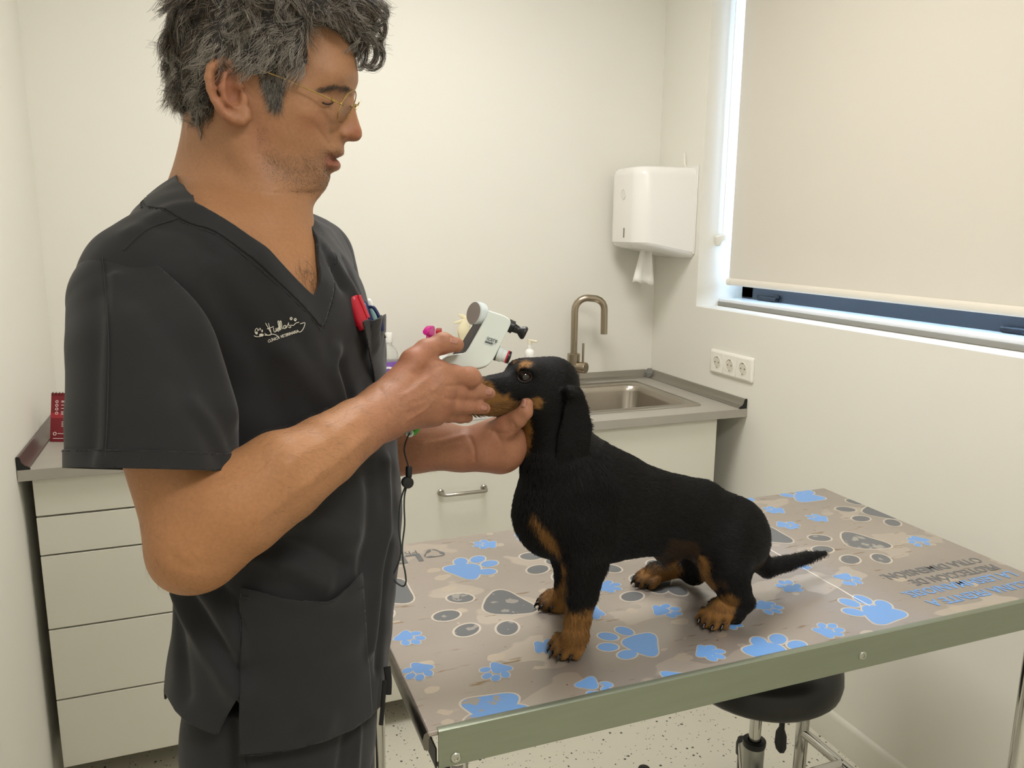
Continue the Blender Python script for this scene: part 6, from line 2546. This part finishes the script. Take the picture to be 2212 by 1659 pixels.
# ================================================================== the dog
dog = empty('dog', (-1.04, -1.68, TZ), 'black and tan dachshund puppy standing on the examination table', 'dog')


def oy(px, py, y):
    d = ray(px, py)
    return CAM + d * (y - CAM[1]) / d[1]


def rpx(px, py, y, n):
    """n picture pixels at that place in metres"""
    return n / F * ((oy(px, py, y) - CAM) @ CF)


YM = -1.680
YX = A3((0, 1.0, 0))


def dc(px, py, y=YM):
    return oy(px, py, y)


D = []
# trunk
tr = [((1222, 1112), 88, YM), ((1300, 1112), 104, YM), ((1400, 1106), 93, YM), ((1500, 1120), 85, YM), ((1570, 1150), 78, YM)]
tp3 = [dc(*q, y) for q, r, y in tr]
trr = [rpx(*q, y, r) for q, r, y in tr]
D += chain(tp3, trr, .03, flat=(YX, .84))
D.append(ellipsoid(dc(1178, 1120, YM), (rpx(1178, 1120, YM, 52), .048, rpx(1178, 1120, YM, 60)), None, .04))          # breast
D.append(ellipsoid(dc(1585, 1165), (rpx(1585, 1165, YM, 60), .060, rpx(1585, 1165, YM, 66)), None, .04))
# neck
D += chain([dc(1222, 1070), dc(1204, 1000, -1.678), dc(1196, 930, -1.674), dc(1190, 870, -1.671)], [rpx(1222, 1070, YM, 92), rpx(1204, 1000, YM, 79), rpx(1196, 930, YM, 68), rpx(1190, 870, YM, 60)], .04, flat=(YX, .86))
D.append(cone(dc(1262, 1030), dc(1310, 1060), .055, .06, .05))
# skull, brow, cheeks
YH = -1.668
D.append(ellipsoid(dc(1188, 826, YH), (.0445, .0365, .0385), None, .015))
D.append(ellipsoid(dc(1140, 818, -1.674), (.030, .030, .029), None, .02))
D.append(ellipsoid(dc(1160, 862, -1.676), (.036, .034, .026), None, .025))
for sy in (-1, 1):
    D.append(ellipsoid(dc(1128, 795, -1.680) + YX * (sy * .019 - .004), (.013, .009, .008), None, .012))
# muzzle
MA, MBk = dc(1012, 846, -1.702), dc(1118, 838, -1.681)
fx_ = (MA - MBk) / np.linalg.norm(MA - MBk)
zz = A3((0, 0, 1.0))
D += [cone(MBk, MA, .027, .0165, .02, flat=(YX, .80))]
D += [cone(dc(1110, 868, -1.682), dc(1030, 876, -1.699), .020, .0125, .018, flat=(YX, .85))]
D.append(ellipsoid(MA + fx_ * .004 + zz * .003, (.013, .0125, .0115), None, .010))
# eye socket (near) and twin
eye_c = dc(1133, 813, -1.701)
for sy, yc in ((-1, -1.7055), (1, -1.652)):
    D.append(ellipsoid(dc(1133, 813, yc) if sy < 0 else dc(1133, 813, -1.7055) + YX * .052, (.0098, .0075, .0084), None, .006, 's'))
# near front leg
YN, YFa = -1.742, -1.612
D += chain([dc(1262, 1150, -1.722), dc(1264, 1215, -1.738), dc(1256, 1285, -1.748), dc(1249, 1335, -1.752), dc(1243, 1374, -1.756), dc(1237, 1396, -1.757)],
           [rpx(1262, 1150, YN, 66), rpx(1264, 1215, YN, 50), rpx(1256, 1285, YN, 35), rpx(1249, 1335, YN, 28), rpx(1240, 1378, YN, 28), .0170], .02, flat=(YX, .80))
# far front leg
D += chain([dc(1235, 1150, -1.640), dc(1240, 1230, -1.622), dc(1226, 1285, -1.612), dc(1206, 1305, -1.608)], [.045, .032, .022, .0185], .02)


def paw3(c, fwd, s=1.0):
    """four toes around the front of a paw standing on the table"""
    fwd = A3(fwd) / np.linalg.norm(fwd)
    sd_ = np.cross((0, 0, 1.0), fwd)
    cb_ = A3((c[0], c[1], TZ + .0150 * s)) - fwd * .006 * s
    out = [ellipsoid(cb_, (.0185 * s, .0185 * s, .0150 * s), None, .012)]
    tips = []
    for k, (a, b) in enumerate(((-.0190, .008), (-.0066, .0195), (.0066, .0195), (.0190, .008))):
        q = A3((c[0], c[1], TZ + .0092 * s)) + sd_ * a * s + fwd * b * s
        out.append(cone(q - fwd * .012 * s + A3((0, 0, .006 * s)), q, .0078 * s, .0084 * s, .0025))
        tips.append((q + fwd * .0080 * s + A3((0, 0, .0015)), fwd))
    return out, tips


CLAWS = []
for c, f, s in ((onz(1226, 1410, TZ), (-.86, -.5, 0), 1.05), (onz(1196, 1310, TZ), (-.95, -.15, 0), .98), (onz(1542, 1348, TZ), (-.80, -.6, 0), 1.0), (onz(1402, 1262, TZ), (-.98, -.1, 0), 1.0)):
    o_, tps_ = paw3(c, f, s)
    D += o_
    CLAWS += tps_
# near hind leg: thigh, shank, hock, foot
D.append(ellipsoid(dc(1574, 1196, -1.728), (rpx(1574, 1196, -1.728, 58), .032, rpx(1574, 1196, -1.728, 72)), [(.95, 0, -.3), (0, 1, 0), (.3, 0, .95)], .03))
pn = onz(1542, 1348, TZ)
D += chain([dc(1568, 1225, -1.735), dc(1584, 1268, -1.742), dc(1604, 1300, -1.742), dc(1586, 1322, -1.745), pn + A3((.012, .004, .024))], [.037, .0265, .0185, .0175, .018], .018)
# far hind leg
pf_ = onz(1402, 1262, TZ)
D.append(ellipsoid(dc(1530, 1180, -1.635), (.045, .03, .05), None, .03))
D += chain([dc(1520, 1205, -1.625), dc(1498, 1232, -1.610), pf_ + A3((.065, .0, .026)), pf_ + A3((.012, 0, .020))], [.034, .025, .020, .0185], .018)
D.append(cone(dc(1432, 1192, YM), dc(1446, 1210, YM), .014, .012, .015))
# tail
D += chain([dc(1618, 1190, -1.68), dc(1655, 1226, -1.675), dc(1700, 1216, -1.665), dc(1745, 1203, -1.655), dc(1782, 1194, -1.648)], [.026, .0155, .0125, .0095, .0040], .02)
# ears: hanging leaves
EARN = [((1240, 850), 16), ((1245, 885), 27), ((1244, 925), 36), ((1239, 955), 38), ((1230, 972), 30)]
for sgn in (-1, 1):
    pts = [dc(*q, -1.7155 - .004 * i ** .5) for i, (q, r) in enumerate(EARN)]
    if sgn > 0:
        pts = [A3((q[0], 2 * YH - q[1] + .004, q[2])) for q in pts]
    D += chain(pts, [rpx(*q, -1.71, r) for q, r in EARN], .008, flat=((.12, 1, 0), .17))
    D.append(cone(pts[0] + A3((-.010, -sgn * -.004, .004)), pts[0] + A3((.006, 0, -.004)), .008, .007, .01))

DV, DQ = mesh_sdf(D, (-1.36, -1.86, .835), (-.60, -1.52, 1.32), .0022)
DV = relax(DV, DQ, 2, .4)
DV[:, 2] = np.maximum(DV[:, 2], TZ + .0006)
DN = normals(DV, DQ)
dpx = project(DV)
dvis = (DN * (CAM - DV)).sum(1) > -.1 * np.linalg.norm(CAM - DV, axis=1)

# ---- coat colours: black with tan points
black_c, tan_c, tan_d = A3(lin('#080707')[:3]), A3(lin('#8a6334')[:3]), A3(lin('#5e3f1e')[:3])
tanw = np.zeros(len(DV))


def patch(poly, soft=6, side=True):
    global tanw
    m = np.clip((-poly_sd(dpx, poly) + 3.2 * vnoise(DV, 330, 17) + 2.5 * vnoise(DV, 800, 18)) / (soft * 1.5) + .5, 0, 1)
    if side:
        m = m * dvis
    tanw = np.maximum(tanw, m)


head_side = (DV[:, 2] > 1.13) & (DV[:, 0] < -1.10)
m_ = dvis
patch([(1119, 786), (1125, 780), (1138, 779), (1147, 784), (1147, 794), (1135, 793), (1122, 797)], 4)                       # brow spot
patch([(1100, 775), (1108, 768), (1120, 766), (1121, 774), (1108, 779)], 4, False)                                         # far brow
patch([(990, 815), (1040, 818), (1062, 828), (1072, 850), (1098, 856), (1112, 872), (1130, 878), (1135, 905), (1110, 908), (1070, 915), (990, 910)], 6)   # cheek, jaw
patch([(1148, 860), (1160, 857), (1172, 868), (1163, 878), (1148, 877)], 4)                                                 # cheek spot
patch([(1126, 915), (1146, 905), (1147, 950), (1140, 975), (1130, 968)], 5)                                                 # throat
patch([(1146, 1112), (1164, 1120), (1188, 1150), (1208, 1182), (1209, 1200), (1190, 1190), (1165, 1158)], 7)                # chest
patch([(1150, 1270), (1215, 1262), (1222, 1330), (1150, 1340)], 4)                                                          # far front paw
patch([(1212, 1215), (1222, 1215), (1224, 1330), (1212, 1330)], 3)                                                          # inner edge of leg
patch([(1205, 1332), (1300, 1310), (1300, 1460), (1150, 1460), (1150, 1350)], 9)                                            # near front paw
patch([(1350, 1225), (1430, 1225), (1462, 1208), (1472, 1226), (1450, 1290), (1350, 1290)], 8)                              # far hind paw
patch([(1508, 1205), (1524, 1200), (1534, 1240), (1546, 1268), (1530, 1270), (1514, 1245)], 5)                              # inner thigh
patch([(1500, 1325), (1558, 1286), (1588, 1284), (1598, 1300), (1586, 1325), (1580, 1370), (1490, 1372)], 7)                # near hind paw
under = (DN[:, 2] < -.3) & (DV[:, 0] > -1.0) & (DV[:, 0] < -.80) & (DV[:, 2] > .92)
tanw = np.maximum(tanw, .12 * under)
tone = .5 + .5 * vnoise(DV, 110, 5)
dcol = black_c * (1 - tanw[:, None]) + tanw[:, None] * (tan_c * (1 - .45 * tone[:, None]) + tan_d * .45 * tone[:, None])
# dark pencilling on the toes
for q, f in CLAWS:
    m = .75 * np.exp(-(np.linalg.norm(DV - (q - f * .004 + A3((0, 0, .004))), axis=1) / .0062) ** 2)
    dcol = dcol * (1 - m[:, None]) + m[:, None] * black_c
dme = mesh_np('body', DV, DQ)
set_color(dme, dcol)
coat_m = attr_mat('coat', 'Col', .6, .15)
dbody = link('body', dme, coat_m, dog)
dbody['label'] = 'black short coat with tan points'
dsurf = Surf(DV, tris(DQ))
claw_m = mat('claw_black', '#0d0c0c', .25)
for q, f in CLAWS:
    MB().tube([q - f * .004, q + f * .003 + A3((0, 0, -.0005)), q + f * .0065 + A3((0, 0, -.004)), q + f * .0075 + A3((0, 0, -.0075))], [.0027, .0026, .0018, .0005], 8).build('claw', claw_m, dog)
# eyes
iris_m = mat('dog_iris', '#3a2212', .1, coat=1.0)
pupil_m = mat('dog_pupil', '#050404', .05, coat=1.0)
for yc in (-1.7005, -1.6535):
    c = dc(1133, 813, -1.7005) if yc < -1.68 else dc(1133, 813, -1.7005) + YX * .047
    s = -1 if yc < -1.68 else 1
    look = A3((-.35, s * .93, .10))
    look /= np.linalg.norm(look)
    e = MB().lathe([(.0085 * math.sin(a), .0085 * math.cos(a)) for a in np.linspace(.02, 3.1, 16)], c, look, 22).build('eye', iris_m, dog, sharp=None)
    MB().lathe([(.0056 * t, .0085 * math.cos(math.asin(.0056 * t / .0085)) + .0003) for t in np.linspace(1, .05, 6)], c, look, 18).build('pupil', pupil_m, e, sharp=None)
    # lids
    for sg in (1, -1):
        up_v = np.cross(look, np.cross((0, 0, 1.0), look))
        fw_v = np.cross(up_v, look)
        pts = [c + .0090 * (math.cos(a) * fw_v * 1.12 + sg * math.sin(a) * up_v * .86) + look * (.0022 + .0026 * math.sin(a)) for a in np.linspace(.02, 3.12, 11)]
        MB().tube(pts, .0015, 7).build('eyelid', mat('lid_black', '#151010', .45), e)
nose_c = MA + fx_ * .0125 + zz * .005
MB().lathe([(.0105 * math.sin(a) * (1 if a > .8 else .95), .008 * math.cos(a)) for a in np.linspace(.05, 3.0, 12)], nose_c, fx_, 18).build('nose', mat('nose_black', '#0e0c0c', .3, bump=(600, .4, .001)), dog, sharp=None)

# ---- fur strands
nf = 85000
face = (DN * (CAM - DV)).sum(1) / np.linalg.norm(CAM - DV, axis=1)
wg = np.where(face > -.35, 1.0, .15) * np.where(np.linalg.norm(DV - eye_c, axis=1) < .011, 0, 1.0)
FP, fti, fbc = sample_mesh(DV, DQ, nf, 3, wg)
FN = interp(DN, fti, fbc)
FN /= np.linalg.norm(FN, axis=1)[:, None]
fc = interp(dcol, fti, fbc)
# lie of the coat: backwards and down; on the head backwards from the nose; on the legs down
flow = np.tile(A3((1.0, 0, -.45)), (nf, 1))
hd2 = FP[:, 2] > 1.16
flow[hd2] = (1.0, 0, .05)
legs = FP[:, 2] < .945
flow[legs] = (.10, -.05, -1.0)
paws = FP[:, 2] < TZ + .030
flow[paws] = (-.8, -.4, -.5)
ck = (FP[:, 0] < -1.10) & (FP[:, 2] < 1.16) & ~legs
flow[ck] = (.15, 0, -1.0)
flow += RNG.normal(0, .22, (nf, 3))
flow -= FN * (flow * FN).sum(1)[:, None]
flow /= np.linalg.norm(flow, axis=1)[:, None] + 1e-9
ln = RNG.uniform(.006, .0115, nf)
ln[hd2] *= .55
ln[paws] *= .6
ln[ck] *= 1.25
muz = (FP[:, 0] < -1.235) & (FP[:, 2] < 1.235) & hd2
ln[muz] *= 2.2
lift_ = RNG.uniform(.18, .45, nf)
kk = 4
tt = np.linspace(0, 1, kk)
pts = FP[:, None, :] - FN[:, None, :] * .0008 + ln[:, None, None] * (flow[:, None, :] * tt[None, :, None] + FN[:, None, :] * (lift_[:, None] * tt[None] * (1 - .35 * tt[None]))[:, :, None])
pts[:, :, 2] = np.maximum(pts[:, :, 2], TZ + .0006)
fr_m = attr_mat('fur', 'hcol', .45, .3)
fcol = fc * RNG.uniform(.6, 1.35, (nf, 1))
fur = hair_object('fur', pts, A3([.00026, .00024, .00018, .00006])[None], fr_m, dog, fcol)
fur['kind'] = 'stuff'
